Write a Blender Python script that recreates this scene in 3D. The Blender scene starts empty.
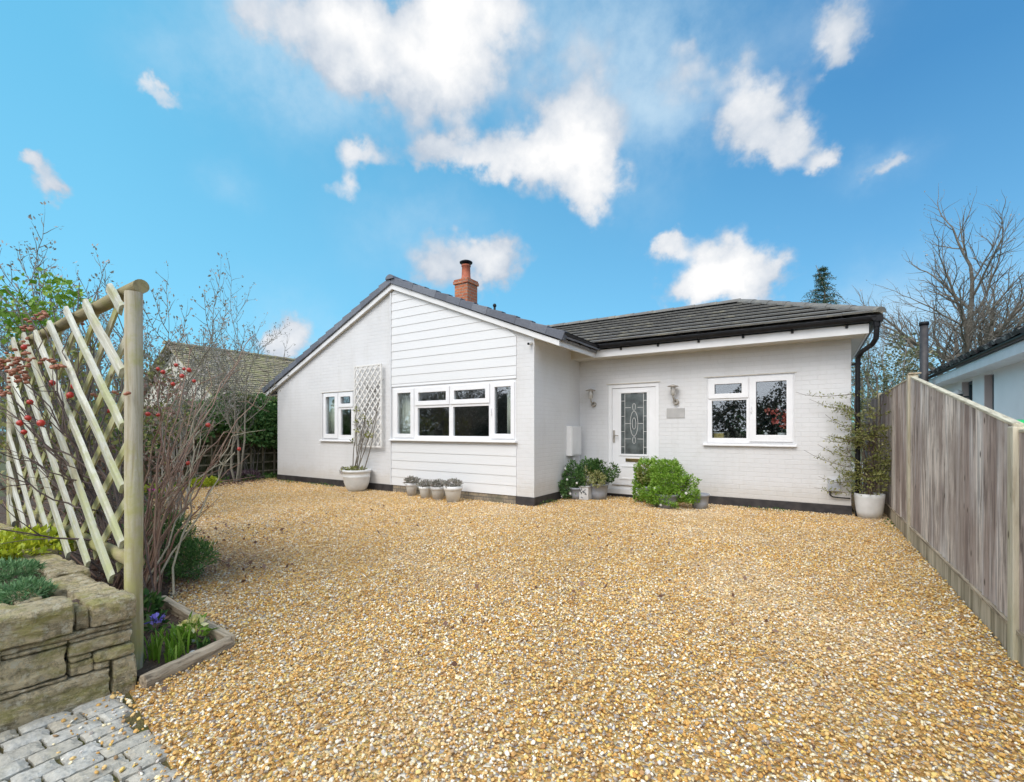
import bpy, bmesh, math, random
import numpy as np
from mathutils import Vector, Matrix
R=math.radians
sc=bpy.context.scene
COL=sc.collection
# ------------------------------------------------------------------ camera
cam=bpy.data.cameras.new('camera'); co=bpy.data.objects.new('camera',cam); COL.objects.link(co)
cam.sensor_width=36; cam.lens=464/1024*36; cam.shift_y=39/1024; cam.clip_end=2000; cam.clip_start=.05
co.location=(0,0,1.305); co.rotation_euler=(R(90),0,R(32.71)); sc.camera=co
# ------------------------------------------------------------------ helpers
def tag(o,label=None,cat=None,group=None,kind=None):
    if label:o['label']=label
    if cat:o['category']=cat
    if group:o['group']=group
    if kind:o['kind']=kind
    return o
def empty(name,loc,label=None,cat=None,group=None):
    o=bpy.data.objects.new(name,None); o.location=loc; COL.objects.link(o); o.empty_display_size=.1
    return tag(o,label,cat,group)
def rootloc(o):
    v=Vector((0,0,0))
    while o is not None:
        v=v+o.location; o=o.parent
    return v
class MB:
    def __init__(s): s.v=[]; s.f=[]; s.q=[]
    def add(s,vs,fs):
        vs=list(vs); fs=list(fs); s.q.append((vs,fs)); b=len(s.v); s.v+= [tuple(x) for x in vs]; s.f+=[tuple(i+b for i in q) for q in fs]; return s
    def box(s,x0,x1,y0,y1,z0,z1):
        return s.add([(x0,y0,z0),(x1,y0,z0),(x1,y1,z0),(x0,y1,z0),(x0,y0,z1),(x1,y0,z1),(x1,y1,z1),(x0,y1,z1)],
            [(0,3,2,1),(4,5,6,7),(0,1,5,4),(1,2,6,5),(2,3,7,6),(3,0,4,7)])
    def obox(s,c,a,b,n,la,lb,ln):
        c,a,b,n=Vector(c),Vector(a),Vector(b),Vector(n)
        vs=[c+a*(i*la/2)+b*(j*lb/2)+n*(k*ln/2) for k in(-1,1) for i,j in((-1,-1),(1,-1),(1,1),(-1,1))]
        return s.add(vs,[(0,3,2,1),(4,5,6,7),(0,1,5,4),(1,2,6,5),(2,3,7,6),(3,0,4,7)])
    def prism(s,pts,axis,a,b):
        n=len(pts)
        def P(p,t): return {'x':(t,p[0],p[1]),'y':(p[0],t,p[1]),'z':(p[0],p[1],t)}[axis]
        vs=[P(p,a) for p in pts]+[P(p,b) for p in pts]
        fs=[tuple(range(n)),tuple(range(2*n-1,n-1,-1))]+[(i,n+i,n+(i+1)%n,(i+1)%n) for i in range(n)]
        return s.add(vs,fs)
    def tube(s,pts,rs,n=8,cap=True):
        pts=[Vector(p) for p in pts]
        if not hasattr(rs,'__len__'): rs=[rs]*len(pts)
        vs=[];prev=None
        for i,p in enumerate(pts):
            t=(pts[min(i+1,len(pts)-1)]-pts[max(i-1,0)])
            if t.length<1e-9:t=Vector((0,0,1))
            t.normalize()
            if prev is None:
                u=t.cross(Vector((0,0,1)))
                if u.length<.05:u=t.cross(Vector((1,0,0)))
            else: u=prev-t*prev.dot(t)
            if u.length<1e-6:u=t.cross(Vector((1,0,0)))
            u.normalize();prev=u;w=t.cross(u)
            for k in range(n):
                a=2*math.pi*k/n; vs.append(p+(u*math.cos(a)+w*math.sin(a))*rs[i])
        fs=[]
        for i in range(len(pts)-1):
            for k in range(n):
                fs.append((i*n+k,i*n+(k+1)%n,(i+1)*n+(k+1)%n,(i+1)*n+k))
        if cap: fs+=[tuple(range(n-1,-1,-1)),tuple(range((len(pts)-1)*n,len(pts)*n))]
        return s.add(vs,fs)
    def lathe(s,prof,c,n=28):
        vs=[];fs=[]
        for r,z in prof:
            for k in range(n):
                a=2*math.pi*k/n; vs.append((c[0]+r*math.cos(a),c[1]+r*math.sin(a),c[2]+z))
        for i in range(len(prof)-1):
            for k in range(n): fs.append((i*n+k,i*n+(k+1)%n,(i+1)*n+(k+1)%n,(i+1)*n+k))
        return s.add(vs,fs)
    def ball(s,c,r,n=8,m=6,sq=(1,1,1)):
        vs=[(c[0],c[1],c[2]-r*sq[2])];
        for i in range(1,m):
            th=math.pi*i/m
            for k in range(n):
                a=2*math.pi*k/n; vs.append((c[0]+r*sq[0]*math.sin(th)*math.cos(a),c[1]+r*sq[1]*math.sin(th)*math.sin(a),c[2]-r*sq[2]*math.cos(th)))
        vs.append((c[0],c[1],c[2]+r*sq[2])); fs=[]
        for k in range(n): fs.append((0,1+(k+1)%n,1+k))
        for i in range(m-2):
            for k in range(n): fs.append((1+i*n+k,1+i*n+(k+1)%n,1+(i+1)*n+(k+1)%n,1+(i+1)*n+k))
        L=len(vs)-1
        for k in range(n): fs.append((L,1+(m-2)*n+k,1+(m-2)*n+(k+1)%n))
        return s.add(vs,fs)
    def build_each(s,name,mat,parent=None,**k):
        for vs,fs in s.q: MB().add(vs,fs).build(name,mat,parent,**k)
    def build(s,name,mat,parent=None,smooth=False,bevel=0,uv=True,seg=2):
        me=bpy.data.meshes.new(name); off=rootloc(parent) if parent else Vector((0,0,0))
        vs=[(x-off.x,y-off.y,z-off.z) for x,y,z in s.v]
        me.from_pydata(vs,[],s.f); me.validate(); me.update()
        if uv: boxuv(me,off)
        me.materials.append(mat)
        if smooth: me.shade_smooth()
        o=bpy.data.objects.new(name,me); COL.objects.link(o)
        if parent:o.parent=parent
        if bevel:
            m=o.modifiers.new('b','BEVEL'); m.width=bevel; m.segments=seg; m.limit_method='ANGLE'; m.angle_limit=R(40)
        return o
def boxuv(me,off=Vector((0,0,0))):
    u=me.uv_layers.new(name='UVMap'); n=len(me.loops)
    if n==0:return
    co_=np.empty(len(me.vertices)*3); me.vertices.foreach_get('co',co_); co_=co_.reshape(-1,3)+np.array(off)
    vi=np.empty(n,dtype=np.int32); me.loops.foreach_get('vertex_index',vi)
    pn=np.empty(len(me.polygons)*3); me.polygons.foreach_get('normal',pn); pn=np.abs(pn.reshape(-1,3))
    lt=np.empty(len(me.polygons),dtype=np.int32); me.polygons.foreach_get('loop_total',lt)
    ax=np.repeat(np.argmax(pn+np.array([0,1e-4,0]),axis=1),lt); c=co_[vi]
    U=np.where(ax==0,c[:,1],c[:,0]); V=np.where(ax==2,c[:,1],c[:,2])
    u.data.foreach_set('uv',np.stack([U,V],1).astype(np.float32).ravel())
def npmesh(name,V,F,mat,parent=None,smooth=False):
    """V (n,3) array world, F (m,k) int array"""
    off=rootloc(parent) if parent else Vector((0,0,0))
    V=np.asarray(V,dtype=np.float32)-np.array(off,dtype=np.float32); F=np.asarray(F,dtype=np.int32)
    me=bpy.data.meshes.new(name); k=F.shape[1]
    me.vertices.add(len(V)); me.vertices.foreach_set('co',V.ravel())
    me.loops.add(F.size); me.loops.foreach_set('vertex_index',F.ravel())
    me.polygons.add(len(F)); me.polygons.foreach_set('loop_start',np.arange(0,F.size,k,dtype=np.int32))
    me.polygons.foreach_set('loop_total',np.full(len(F),k,dtype=np.int32))
    me.update(calc_edges=True); me.materials.append(mat)
    if smooth: me.shade_smooth()
    o=bpy.data.objects.new(name,me); COL.objects.link(o)
    if parent:o.parent=parent
    return o
def holed(name,outer,holes,axis,a,b,mat,parent=None,bevel=0):
    """flat plate with rectangular holes, extruded from a to b along axis"""
    bm=bmesh.new()
    def P(p,t): return {'x':(t,p[0],p[1]),'y':(p[0],t,p[1])}[axis]
    loops=[outer]+[[(x0,z0),(x1,z0),(x1,z1),(x0,z1)] for x0,x1,z0,z1 in holes]
    es=[]
    for lp in loops:
        vs=[bm.verts.new(P(p,a)) for p in lp]
        for i in range(len(vs)): es.append(bm.edges.new((vs[i],vs[(i+1)%len(vs)])))
    bmesh.ops.triangle_fill(bm,use_beauty=True,use_dissolve=False,edges=es)
    bmesh.ops.dissolve_limit(bm,angle_limit=.01,verts=bm.verts[:],edges=bm.edges[:])
    g=bmesh.ops.extrude_face_region(bm,geom=bm.faces[:])
    vv=[x for x in g['geom'] if isinstance(x,bmesh.types.BMVert)]
    bmesh.ops.translate(bm,verts=vv,vec=(b-a,0,0) if axis=='x' else (0,b-a,0))
    bmesh.ops.recalc_face_normals(bm,faces=bm.faces[:])
    off=rootloc(parent) if parent else Vector((0,0,0))
    me=bpy.data.meshes.new(name); bmesh.ops.translate(bm,verts=bm.verts[:],vec=-off); bm.to_mesh(me); bm.free()
    boxuv(me,off); me.materials.append(mat)
    o=bpy.data.objects.new(name,me); COL.objects.link(o)
    if parent:o.parent=parent
    if bevel:
        m=o.modifiers.new('b','BEVEL'); m.width=bevel; m.segments=2; m.limit_method='ANGLE'; m.angle_limit=R(40)
    return o
def copy_tree(o,parent=None):
    c=o.copy(); COL.objects.link(c); c.parent=parent
    for ch in list(o.children): copy_tree(ch,c)
    return c
# ------------------------------------------------------------------ materials
class NT:
    def __init__(s,name):
        s.m=bpy.data.materials.new(name); s.m.use_nodes=True; s.t=s.m.node_tree; s.n=s.t.nodes; s.b=s.n['Principled BSDF']
    def new(s,t,**k):
        x=s.n.new(t)
        for a,v in k.items(): setattr(x,a,v)
        return x
    def link(s,a,b): s.t.links.new(a,b)
    def coord(s,kind='Object'):
        return s.new('ShaderNodeTexCoord').outputs[kind]
    def mapping(s,src,scale=(1,1,1),rot=(0,0,0),loc=(0,0,0)):
        m=s.new('ShaderNodeMapping'); m.inputs['Scale'].default_value=scale; m.inputs['Rotation'].default_value=rot; m.inputs['Location'].default_value=loc
        s.link(src,m.inputs['Vector']); return m.outputs[0]
    def noise(s,src,scale,detail=4,rough=.55,dist=0):
        x=s.new('ShaderNodeTexNoise'); x.inputs['Scale'].default_value=scale; x.inputs['Detail'].default_value=detail
        x.inputs['Roughness'].default_value=rough; x.inputs['Distortion'].default_value=dist; s.link(src,x.inputs['Vector']); return x.outputs['Fac']
    def ramp(s,src,stops,interp='LINEAR'):
        r=s.new('ShaderNodeValToRGB'); r.color_ramp.interpolation=interp; e=r.color_ramp.elements
        while len(e)<len(stops): e.new(.5)
        for i,(p,c) in enumerate(stops):
            e[i].position=p; e[i].color=(c[0],c[1],c[2],1) if hasattr(c,'__len__') else (c,c,c,1)
        s.link(src,r.inputs[0]); return r.outputs[0]
    def mix(s,fac,a,b,mode='MIX'):
        m=s.new('ShaderNodeMix',data_type='RGBA',blend_type=mode)
        for sock,v in((m.inputs[0],fac),(m.inputs[6],a),(m.inputs[7],b)):
            if isinstance(v,bpy.types.NodeSocket): s.link(v,sock)
            elif hasattr(v,'__len__'): sock.default_value=(v[0],v[1],v[2],1)
            else: sock.default_value=v
        return m.outputs[2]
    def math(s,op,a,b=0,c=0):
        m=s.new('ShaderNodeMath',operation=op)
        for i,v in enumerate((a,b,c)):
            if isinstance(v,bpy.types.NodeSocket): s.link(v,m.inputs[i])
            else: m.inputs[i].default_value=v
        return m.outputs[0]
    def bump(s,h,strength=.5,dist=.01,normal=None):
        b=s.new('ShaderNodeBump'); b.inputs['Strength'].default_value=strength; b.inputs['Distance'].default_value=dist
        s.link(h,b.inputs['Height'])
        if normal is not None: s.link(normal,b.inputs['Normal'])
        return b.outputs[0]
    def out(s,col=None,rough=.6,normal=None,metal=0,spec=.5):
        if col is not None:
            if isinstance(col,bpy.types.NodeSocket): s.link(col,s.b.inputs['Base Color'])
            else: s.b.inputs['Base Color'].default_value=(*col,1)
        if isinstance(rough,bpy.types.NodeSocket): s.link(rough,s.b.inputs['Roughness'])
        else: s.b.inputs['Roughness'].default_value=rough
        s.b.inputs['Metallic'].default_value=metal; s.b.inputs['Specular IOR Level'].default_value=spec
        if normal is not None: s.link(normal,s.b.inputs['Normal'])
        return s.m
def simple(name,c1,c2=None,scale=8,rough=.6,bump=.0,bs=40,metal=0,spec=.5,bd=.004):
    t=NT(name); p=t.coord('Object'); 
    c2=c2 or tuple(x*.85 for x in c1)
    col=t.mix(t.ramp(t.noise(p,scale,6),[(.35,0),(.65,1)]),c1,c2)
    nm=t.bump(t.noise(p,bs,4),bump,bd) if bump else None
    return t.out(col,rough,nm,metal,spec)
M={}
def m_brickpaint():
    t=NT('painted_brick'); uv=t.coord('UV'); ob=t.coord('Object')
    d=t.new('ShaderNodeVectorMath',operation='ADD'); t.link(uv,d.inputs[0])
    nz=t.new('ShaderNodeTexNoise'); nz.inputs['Scale'].default_value=9; t.link(ob,nz.inputs['Vector'])
    sc_=t.new('ShaderNodeVectorMath',operation='SCALE'); sc_.inputs['Scale'].default_value=.008; t.link(nz.outputs['Color'],sc_.inputs[0]); t.link(sc_.outputs[0],d.inputs[1])
    b=t.new('ShaderNodeTexBrick'); t.link(d.outputs[0],b.inputs['Vector'])
    b.inputs['Scale'].default_value=1; b.inputs['Mortar Size'].default_value=.006; b.inputs['Mortar Smooth'].default_value=.6
    b.inputs['Brick Width'].default_value=.225; b.inputs['Row Height'].default_value=.075; b.inputs['Bias'].default_value=0
    b.inputs['Color1'].default_value=(1,1,1,1); b.inputs['Color2'].default_value=(.72,.72,.72,1); b.inputs['Mortar'].default_value=(0,0,0,1)
    n1=t.noise(ob,60,5,.6); n2=t.noise(ob,1.3,5)
    h=t.math('ADD',b.outputs['Color'],t.math('MULTIPLY',n1,.45))
    base=t.mix(t.ramp(n2,[(.3,0),(.7,1)]),(.70,.70,.705),(.64,.64,.645))
    base=t.mix(t.math('MULTIPLY',b.outputs['Fac'],.12),base,(.48,.475,.47))
    base=t.mix(t.ramp(t.noise(uv,5,8,.7),[(.58,0),(.75,.35)]),base,(.50,.485,.44))
    base=t.mix(t.ramp(t.noise(t.mapping(ob,(2.2,2.2,.35)),2.0,7,.65),[(.52,0),(.75,.28)]),base,(.52,.50,.46))
    sx=t.new('ShaderNodeSeparateXYZ'); t.link(uv,sx.inputs[0]); zz=t.math('ADD',sx.outputs[1],t.math('MULTIPLY',t.noise(uv,7,6,.7),-.5))
    base=t.mix(t.ramp(zz,[(0.0,.35),(.22,0)]),base,(.50,.45,.37))
    M['brick_white']=t.out(base,.7,t.bump(h,.5,.006),spec=.3)
m_brickpaint()
def m_boards():
    t=NT('painted_board'); ob=t.coord('Object')
    base=t.mix(t.noise(ob,1.5,5),(.73,.735,.74),(.68,.685,.69)); M['board_white']=t.out(base,.55,t.bump(t.noise(t.mapping(ob,(3,3,60)),6),.15,.003))
m_boards()
M['upvc']=simple('white_upvc',(.82,.82,.83),(.78,.78,.79),6,.32)
M['trimwhite']=simple('white_trim_board',(.76,.76,.765),(.68,.68,.675),3,.45,.05)
M['soffit']=simple('soffit_white',(.66,.62,.56),(.60,.57,.50),4,.6)
M['blackpaint']=simple('black_bitumen_paint',(.022,.021,.024),(.055,.05,.05),7,.55,.4,30)
M['blackplastic']=simple('black_plastic',(.010,.010,.012),(.018,.018,.02),10,.4,spec=.2)
M['lead']=simple('grey_lead',(.10,.105,.11),(.2,.2,.21),8,.45)
def m_brick(name,c1,c2,mortar,w=.225,h=.075,ms=.008,rough=.85,moss=None):
    t=NT(name); uv=t.coord('UV'); ob=t.coord('Object')
    b=t.new('ShaderNodeTexBrick'); t.link(uv,b.inputs['Vector']); b.inputs['Scale'].default_value=1
    b.inputs['Mortar Size'].default_value=ms; b.inputs['Brick Width'].default_value=w; b.inputs['Row Height'].default_value=h
    b.inputs['Color1'].default_value=(*c1,1); b.inputs['Color2'].default_value=(*c2,1); b.inputs['Mortar'].default_value=(*mortar,1)
    n=t.noise(ob,25,5); col=t.mix(.35,b.outputs['Color'],t.ramp(n,[(.3,.1),(.7,.9)]),'OVERLAY')
    if moss: col=t.mix(t.ramp(t.noise(ob,4,6),[(.5,0),(.65,.7)]),col,moss)
    hh=t.math('ADD',t.math('MULTIPLY',b.outputs['Fac'],-1),t.math('MULTIPLY',n,.4))
    return t.out(col,rough,t.bump(hh,.7,.006))
M['brick_red']=m_brick('red_brick',(.50,.17,.07),(.36,.10,.045),(.30,.24,.19))
M['brick_buff']=m_brick('buff_brick',(.30,.25,.18),(.20,.17,.13),(.14,.13,.11),moss=(.12,.12,.08))
def m_tile(name,c1,c2,lich,lamt=.62,rough=.7,sc1=1.):
    t=NT(name); ob=t.coord('Object'); g=t.new('ShaderNodeNewGeometry')
    col=t.mix(g.outputs['Random Per Island'],c1,c2)
    n=t.noise(ob,22*sc1,7,.65); col=t.mix(t.ramp(n,[(.35,.35),(.7,0)]),col,tuple(x*.45 for x in c1))
    col=t.mix(t.ramp(t.noise(ob,3.2*sc1,8,.7),[(lamt-.08,0),(lamt+.06,.8)]),col,lich)
    return t.out(col,rough,t.bump(t.noise(ob,55,6),.5,.006),spec=.35)
M['tile_wing']=m_tile('weathered_concrete_tile',(.17,.165,.155),(.205,.20,.185),(.33,.31,.24),.60)
M['tile_main']=m_tile('slate_grey_tile',(.115,.125,.155),(.20,.215,.25),(.20,.21,.23),.68,.5)
M['tile_mossy']=m_tile('mossy_clay_tile',(.20,.165,.11),(.42,.35,.24),(.33,.31,.15),.52)
M['tile_old']=m_tile('lichen_black_tile',(.03,.03,.032),(.07,.07,.075),(.45,.46,.45),.6,.6,2.)
def m_glass(name='window_glass',tint=(.85,.9,.9),refl=.12):
    t=NT(name); n=t.n; out=n['Material Output']; n.remove(t.b)
    tr=t.new('ShaderNodeBsdfTransparent'); tr.inputs[0].default_value=(*tint,1)
    gl=t.new('ShaderNodeBsdfGlossy'); gl.inputs['Roughness'].default_value=.01; gl.inputs[0].default_value=(1,1,1,1)
    ob=t.coord('Object'); t.link(t.bump(t.noise(ob,1.3,1),.04,.02),gl.inputs['Normal'])
    g=t.new('ShaderNodeNewGeometry'); dp=t.new('ShaderNodeVectorMath',operation='DOT_PRODUCT'); t.link(g.outputs['Normal'],dp.inputs[0]); t.link(g.outputs['Incoming'],dp.inputs[1])
    f=t.math('MULTIPLY_ADD',t.math('POWER',t.math('SUBTRACT',1,t.math('ABSOLUTE',dp.outputs['Value'])),4),.8,refl)
    mx=t.new('ShaderNodeMixShader'); t.link(f,mx.inputs[0]); t.link(tr.outputs[0],mx.inputs[1]); t.link(gl.outputs[0],mx.inputs[2]); t.link(mx.outputs[0],out.inputs[0])
    return t.m
M['glass']=m_glass(tint=(.90,.93,.94),refl=.15)
M['doorglass']=simple('obscured_door_glass',(.045,.055,.055),(.13,.15,.15),5,.12,.5,60,0,.8,.01)
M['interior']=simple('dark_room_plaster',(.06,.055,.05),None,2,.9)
M['curtain']=simple('cream_curtain_cloth',(.86,.86,.74),(.78,.79,.66),3,.9)
def m_gravel(name='gravel_bed'):
    t=NT(name); ob=t.coord('Object'); v=t.new('ShaderNodeTexVoronoi'); v.inputs['Scale'].default_value=70; t.link(ob,v.inputs['Vector'])
    s=t.new('ShaderNodeSeparateColor'); t.link(v.outputs['Color'],s.inputs[0])
    col=t.ramp(s.outputs[0],PEB,'CONSTANT'); col=t.mix(.35,col,(.18,.11,.045))
    return t.out(col,.85,t.bump(v.outputs['Distance'],1,-.012))
PEB=[(0,(.72,.41,.11)),(.22,(.84,.57,.23)),(.38,(.95,.84,.56)),(.50,(.56,.29,.07)),(.60,(.84,.60,.17)),(.71,(.36,.22,.11)),(.765,(.98,.94,.80)),(.86,(.46,.25,.10)),(.91,(.34,.31,.29)),(.955,(.66,.64,.62))]
M['gravel']=m_gravel()
def m_pebble():
    t=NT('pebble_stone'); oi=t.new('ShaderNodeObjectInfo'); ob=t.coord('Object'); g=t.new('ShaderNodeNewGeometry')
    col=t.ramp(oi.outputs['Random'],PEB,'CONSTANT')
    col=t.mix(t.ramp(t.noise(ob,1.1,4),[(.45,0),(.75,.35)]),col,(.40,.24,.09))
    big=t.ramp(t.noise(g.outputs['Position'],.55,6,.65),[(.44,.0),(.68,.42)])
    col=t.mix(big,col,(.40,.27,.12))
    col=t.mix(t.ramp(t.noise(t.mapping(g.outputs['Position'],(1,1,1),(0,0,.5),(4,9,0)),.45,5,.6),[(.50,0),(.70,.40)]),col,(.86,.74,.56))
    col=t.mix(t.ramp(t.noise(g.outputs['Position'],3.1,5,.7),[(.56,0),(.74,.55)]),col,(.22,.14,.075))
    # dirt and leaf mould gather along the planted left edge
    dx=t.new('ShaderNodeVectorMath',operation='DISTANCE'); t.link(g.outputs['Position'],dx.inputs[0]); dx.inputs[1].default_value=(-5.0,1.95,0)
    dd=t.math('ADD',dx.outputs['Value'],t.math('MULTIPLY',t.noise(g.outputs['Position'],6,5),-.7))
    col=t.mix(t.ramp(dd,[(.0,.75),(.9,0)]),col,(.10,.065,.05))
    return t.out(col,.6,None,spec=.4)
M['pebble']=m_pebble()
M['soil']=simple('dark_garden_soil',(.07,.048,.034),(.13,.09,.065),14,.95,1,45,bd=.03)
M['lawn']=simple('rough_grass_ground',(.07,.09,.03),(.13,.12,.06),3,.95,1,60,bd=.03)
def m_stone():
    t=NT('dry_wall_stone'); ob=t.coord('Object'); g=t.new('ShaderNodeNewGeometry')
    col=t.mix(g.outputs['Random Per Island'],(.90,.76,.49),(.60,.49,.31))
    n=t.noise(ob,19,10,.78); col=t.mix(t.ramp(n,[(.40,.7),(.54,0)]),col,(.18,.145,.09))
    col=t.mix(t.ramp(t.noise(ob,34,6,.7),[(.53,0),(.60,.8)]),col,(.84,.78,.60))
    col=t.mix(t.ramp(t.noise(t.mapping(ob,(1,1,2.4)),5,7,.65),[(.48,0),(.64,.7)]),col,(.50,.46,.13))
    h=t.math('ADD',t.noise(t.mapping(ob,(1,1,2.2)),24,10,.75),t.math('MULTIPLY',t.noise(ob,120,5,.7),.5))
    return t.out(col,.92,t.bump(h,1,.05),spec=.2)
M['stone']=m_stone()
M['sett']=NT('granite_sett')
def m_sett():
    t=NT('granite_sett_stone'); ob=t.coord('Object'); g=t.new('ShaderNodeNewGeometry')
    col=t.mix(g.outputs['Random Per Island'],(.58,.57,.52),(.48,.44,.35))
    col=t.mix(t.ramp(t.noise(ob,30,7,.7),[(.35,.6),(.65,0)]),col,(.20,.19,.165))
    col=t.mix(t.ramp(t.noise(ob,8,6),[(.55,0),(.75,.5)]),col,(.32,.29,.17))
    col=t.mix(t.ramp(t.noise(ob,90,3),[(.6,0),(.7,.5)]),col,(.6,.6,.58))
    return t.out(col,.85,t.bump(t.noise(ob,60,7),.9,.008))
M['sett']=m_sett()
M['moss']=simple('moss_and_sand_joint',(.10,.11,.025),(.20,.15,.075),18,.95,1,80,bd=.02)
def m_wood(name,c1,c2,grain=(1,1,12),dark=(.10,.085,.07),moss=None,knots=True,along='z',gs=14,rot=0,stain=None):
    t=NT(name); ob=t.coord('Object')
    if rot: ob=t.mapping(ob,rot=(0,rot,0))
    g=t.new('ShaderNodeNewGeometry')
    sc_={'z':(1,1,.07),'x':(.07,1,1),'y':(1,.07,1)}[along]
    r=t.new('ShaderNodeVectorMath',operation='ADD'); t.link(t.mapping(ob,sc_),r.inputs[0])
    cx=t.new('ShaderNodeCombineXYZ')
    for i in range(3): t.link(t.math('MULTIPLY',g.outputs['Random Per Island'],7.3+i),cx.inputs[i])
    t.link(cx.outputs[0],r.inputs[1])
    gr=t.noise(r.outputs[0],gs*3,8,.7,.6)
    col=t.mix(g.outputs['Random Per Island'],c1,c2)
    col=t.mix(t.ramp(gr,[(.38,.9),(.56,0)]),col,dark)
    col=t.mix(t.ramp(t.noise(r.outputs[0],gs,5),[(.5,0),(.75,.45)]),col,tuple(min(1,x*1.7) for x in c1))
    if stain: col=t.mix(t.ramp(t.noise(t.mapping(ob,(1,1,.45)),1.6,6,.6),[(.46,0),(.60,.6)]),col,stain)
    if moss:
        z=t.new('ShaderNodeSeparateXYZ'); t.link(ob,z.inputs[0])
        f=t.math('ADD',t.noise(ob,5,6,.65),t.math('MULTIPLY_ADD',z.outputs[2],-.10,.06))
        col=t.mix(t.ramp(f,[(.40,0),(.58,.8)]),col,moss)
    if knots:
        v=t.new('ShaderNodeTexVoronoi'); v.inputs['Scale'].default_value=3.4; t.link(t.mapping(ob,{'z':(2.4,2.4,1),'x':(1,2.4,2.4),'y':(2.4,1,2.4)}[along]),v.inputs['Vector'])
        col=t.mix(t.ramp(v.outputs['Distance'],[(.05,.85),(.11,0)]),col,(.07,.05,.035))
    return t.out(col,.9,t.bump(gr,.9,.006),spec=.2)
M['fencewood']=m_wood('weathered_fence_board',(.82,.72,.63),(.45,.355,.31),dark=(.13,.10,.085),gs=9,stain=(.24,.175,.15))
M['postwood']=m_wood('green_treated_post',(.54,.50,.40),(.46,.42,.32),moss=(.40,.38,.14),dark=(.33,.27,.17),gs=9)
M['latwood']=m_wood('green_treated_slat',(.58,.58,.52),(.40,.41,.345),moss=(.37,.39,.19),rot=.967,dark=(.32,.29,.19),gs=9)
M['latwood_back']=m_wood('green_treated_back_slat',(.52,.50,.40),(.42,.40,.30),moss=(.36,.36,.14),rot=-.967,dark=(.26,.23,.15),gs=9)
M['edgewood']=m_wood('weathered_edging_timber',(.50,.41,.30),(.38,.31,.22),along='y',dark=(.13,.10,.07))
M['whitewood']=simple('white_painted_lattice',(.80,.79,.77),(.66,.64,.60),12,.6)
M['bark']=simple('grey_brown_bark',(.13,.11,.09),(.22,.20,.165),5,.9,.6,30)
M['barkgreen']=simple('lichen_grey_bark',(.27,.25,.20),(.16,.145,.115),3,.9)
M['rosestem']=simple('red_brown_rose_stem',(.17,.085,.06),(.30,.20,.135),6,.6)
M['darkstem']=simple('dark_stem',(.07,.045,.04),(.13,.09,.07),6,.6)
M['palestem']=simple('pale_lichened_branch',(.42,.38,.28),(.30,.26,.18),9,.8)
M['hip']=simple('red_rosehip',(.55,.03,.02),(.38,.05,.03),20,.3)
M['dryhip']=simple('dried_brown_hip',(.27,.09,.05),(.38,.16,.09),20,.6)
def m_leaf(name,c1,c2,c3=None,rough=.45,tr=.25):
    t=NT(name); g=t.new('ShaderNodeNewGeometry'); rnd=g.outputs['Random Per Island']
    st=[(0,c1),(.6,c2)]+([(1,c3)] if c3 else [(1,c1)])
    col=t.ramp(rnd,st); t.out(col,rough,spec=.35)
    tl=t.new('ShaderNodeBsdfTranslucent'); t.link(col,tl.inputs[0]); mx=t.new('ShaderNodeMixShader'); mx.inputs[0].default_value=tr
    t.link(t.b.outputs[0],mx.inputs[1]); t.link(tl.outputs[0],mx.inputs[2]); t.link(mx.outputs[0],t.n['Material Output'].inputs[0]); return t.m
M['leaf_dark']=m_leaf('dark_green_leaf',(.05,.125,.04),(.09,.19,.055),(.17,.29,.10))
M['leaf_mid']=m_leaf('fresh_green_leaf',(.12,.25,.02),(.21,.38,.04),(.36,.52,.10))
M['leaf_box']=m_leaf('mid_green_leaf',(.03,.085,.02),(.06,.14,.03),(.14,.24,.06))
M['leaf_var']=m_leaf('variegated_leaf',(.16,.22,.06),(.42,.42,.17),(.62,.60,.34))
M['leaf_lime']=m_leaf('lime_yellow_leaf',(.25,.33,.02),(.52,.55,.04),(.35,.45,.05))
M['leaf_grey']=m_leaf('blue_green_leaf',(.08,.19,.07),(.16,.30,.13),(.28,.44,.22))
M['leaf_conifer']=m_leaf('conifer_needles',(.02,.055,.025),(.045,.09,.04),(.08,.14,.07))
M['leaf_olive']=m_leaf('olive_green_leaf',(.14,.17,.04),(.26,.27,.08),(.38,.36,.15))
M['leaf_dead']=m_leaf('fallen_brown_leaf',(.13,.07,.05),(.24,.14,.10),(.34,.24,.20))
M['leaf_succ']=m_leaf('grey_purple_leaf',(.19,.19,.15),(.32,.31,.27),(.46,.40,.38))
M['leaf_purple']=m_leaf('dark_purple_leaf',(.07,.04,.06),(.12,.07,.10),(.18,.14,.15))
M['petal_white']=m_leaf('white_petal',(.8,.8,.78),(.85,.85,.82),None,.5)
M['petal_yellow']=m_leaf('pale_yellow_petal',(.75,.68,.22),(.85,.80,.45))
M['petal_blue']=m_leaf('violet_blue_petal',(.22,.18,.75),(.38,.33,.85))
M['petal_pink']=m_leaf('magenta_petal',(.55,.05,.30),(.7,.2,.5))
M['petal_red']=m_leaf('coral_red_petal',(.65,.06,.05),(.80,.25,.18))
M['pot_white']=simple('off_white_glazed_pot',(.76,.76,.75),(.64,.64,.62),5,.4,.1)
M['pot_worn']=simple('worn_pale_pot',(.66,.66,.65),(.50,.49,.48),9,.6,.2)
M['pot_grey']=simple('grey_blue_pot',(.27,.29,.33),(.36,.38,.42),5,.45)
M['steel']=simple('brushed_steel',(.50,.46,.41),(.36,.33,.29),9,.5,metal=.7)
M['brass']=simple('dull_brass',(.35,.27,.13),(.22,.17,.09),9,.35,metal=1)
M['clearglass']=simple('lamp_glass',(.62,.60,.56),(.5,.48,.45),9,.05,spec=.9)
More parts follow.
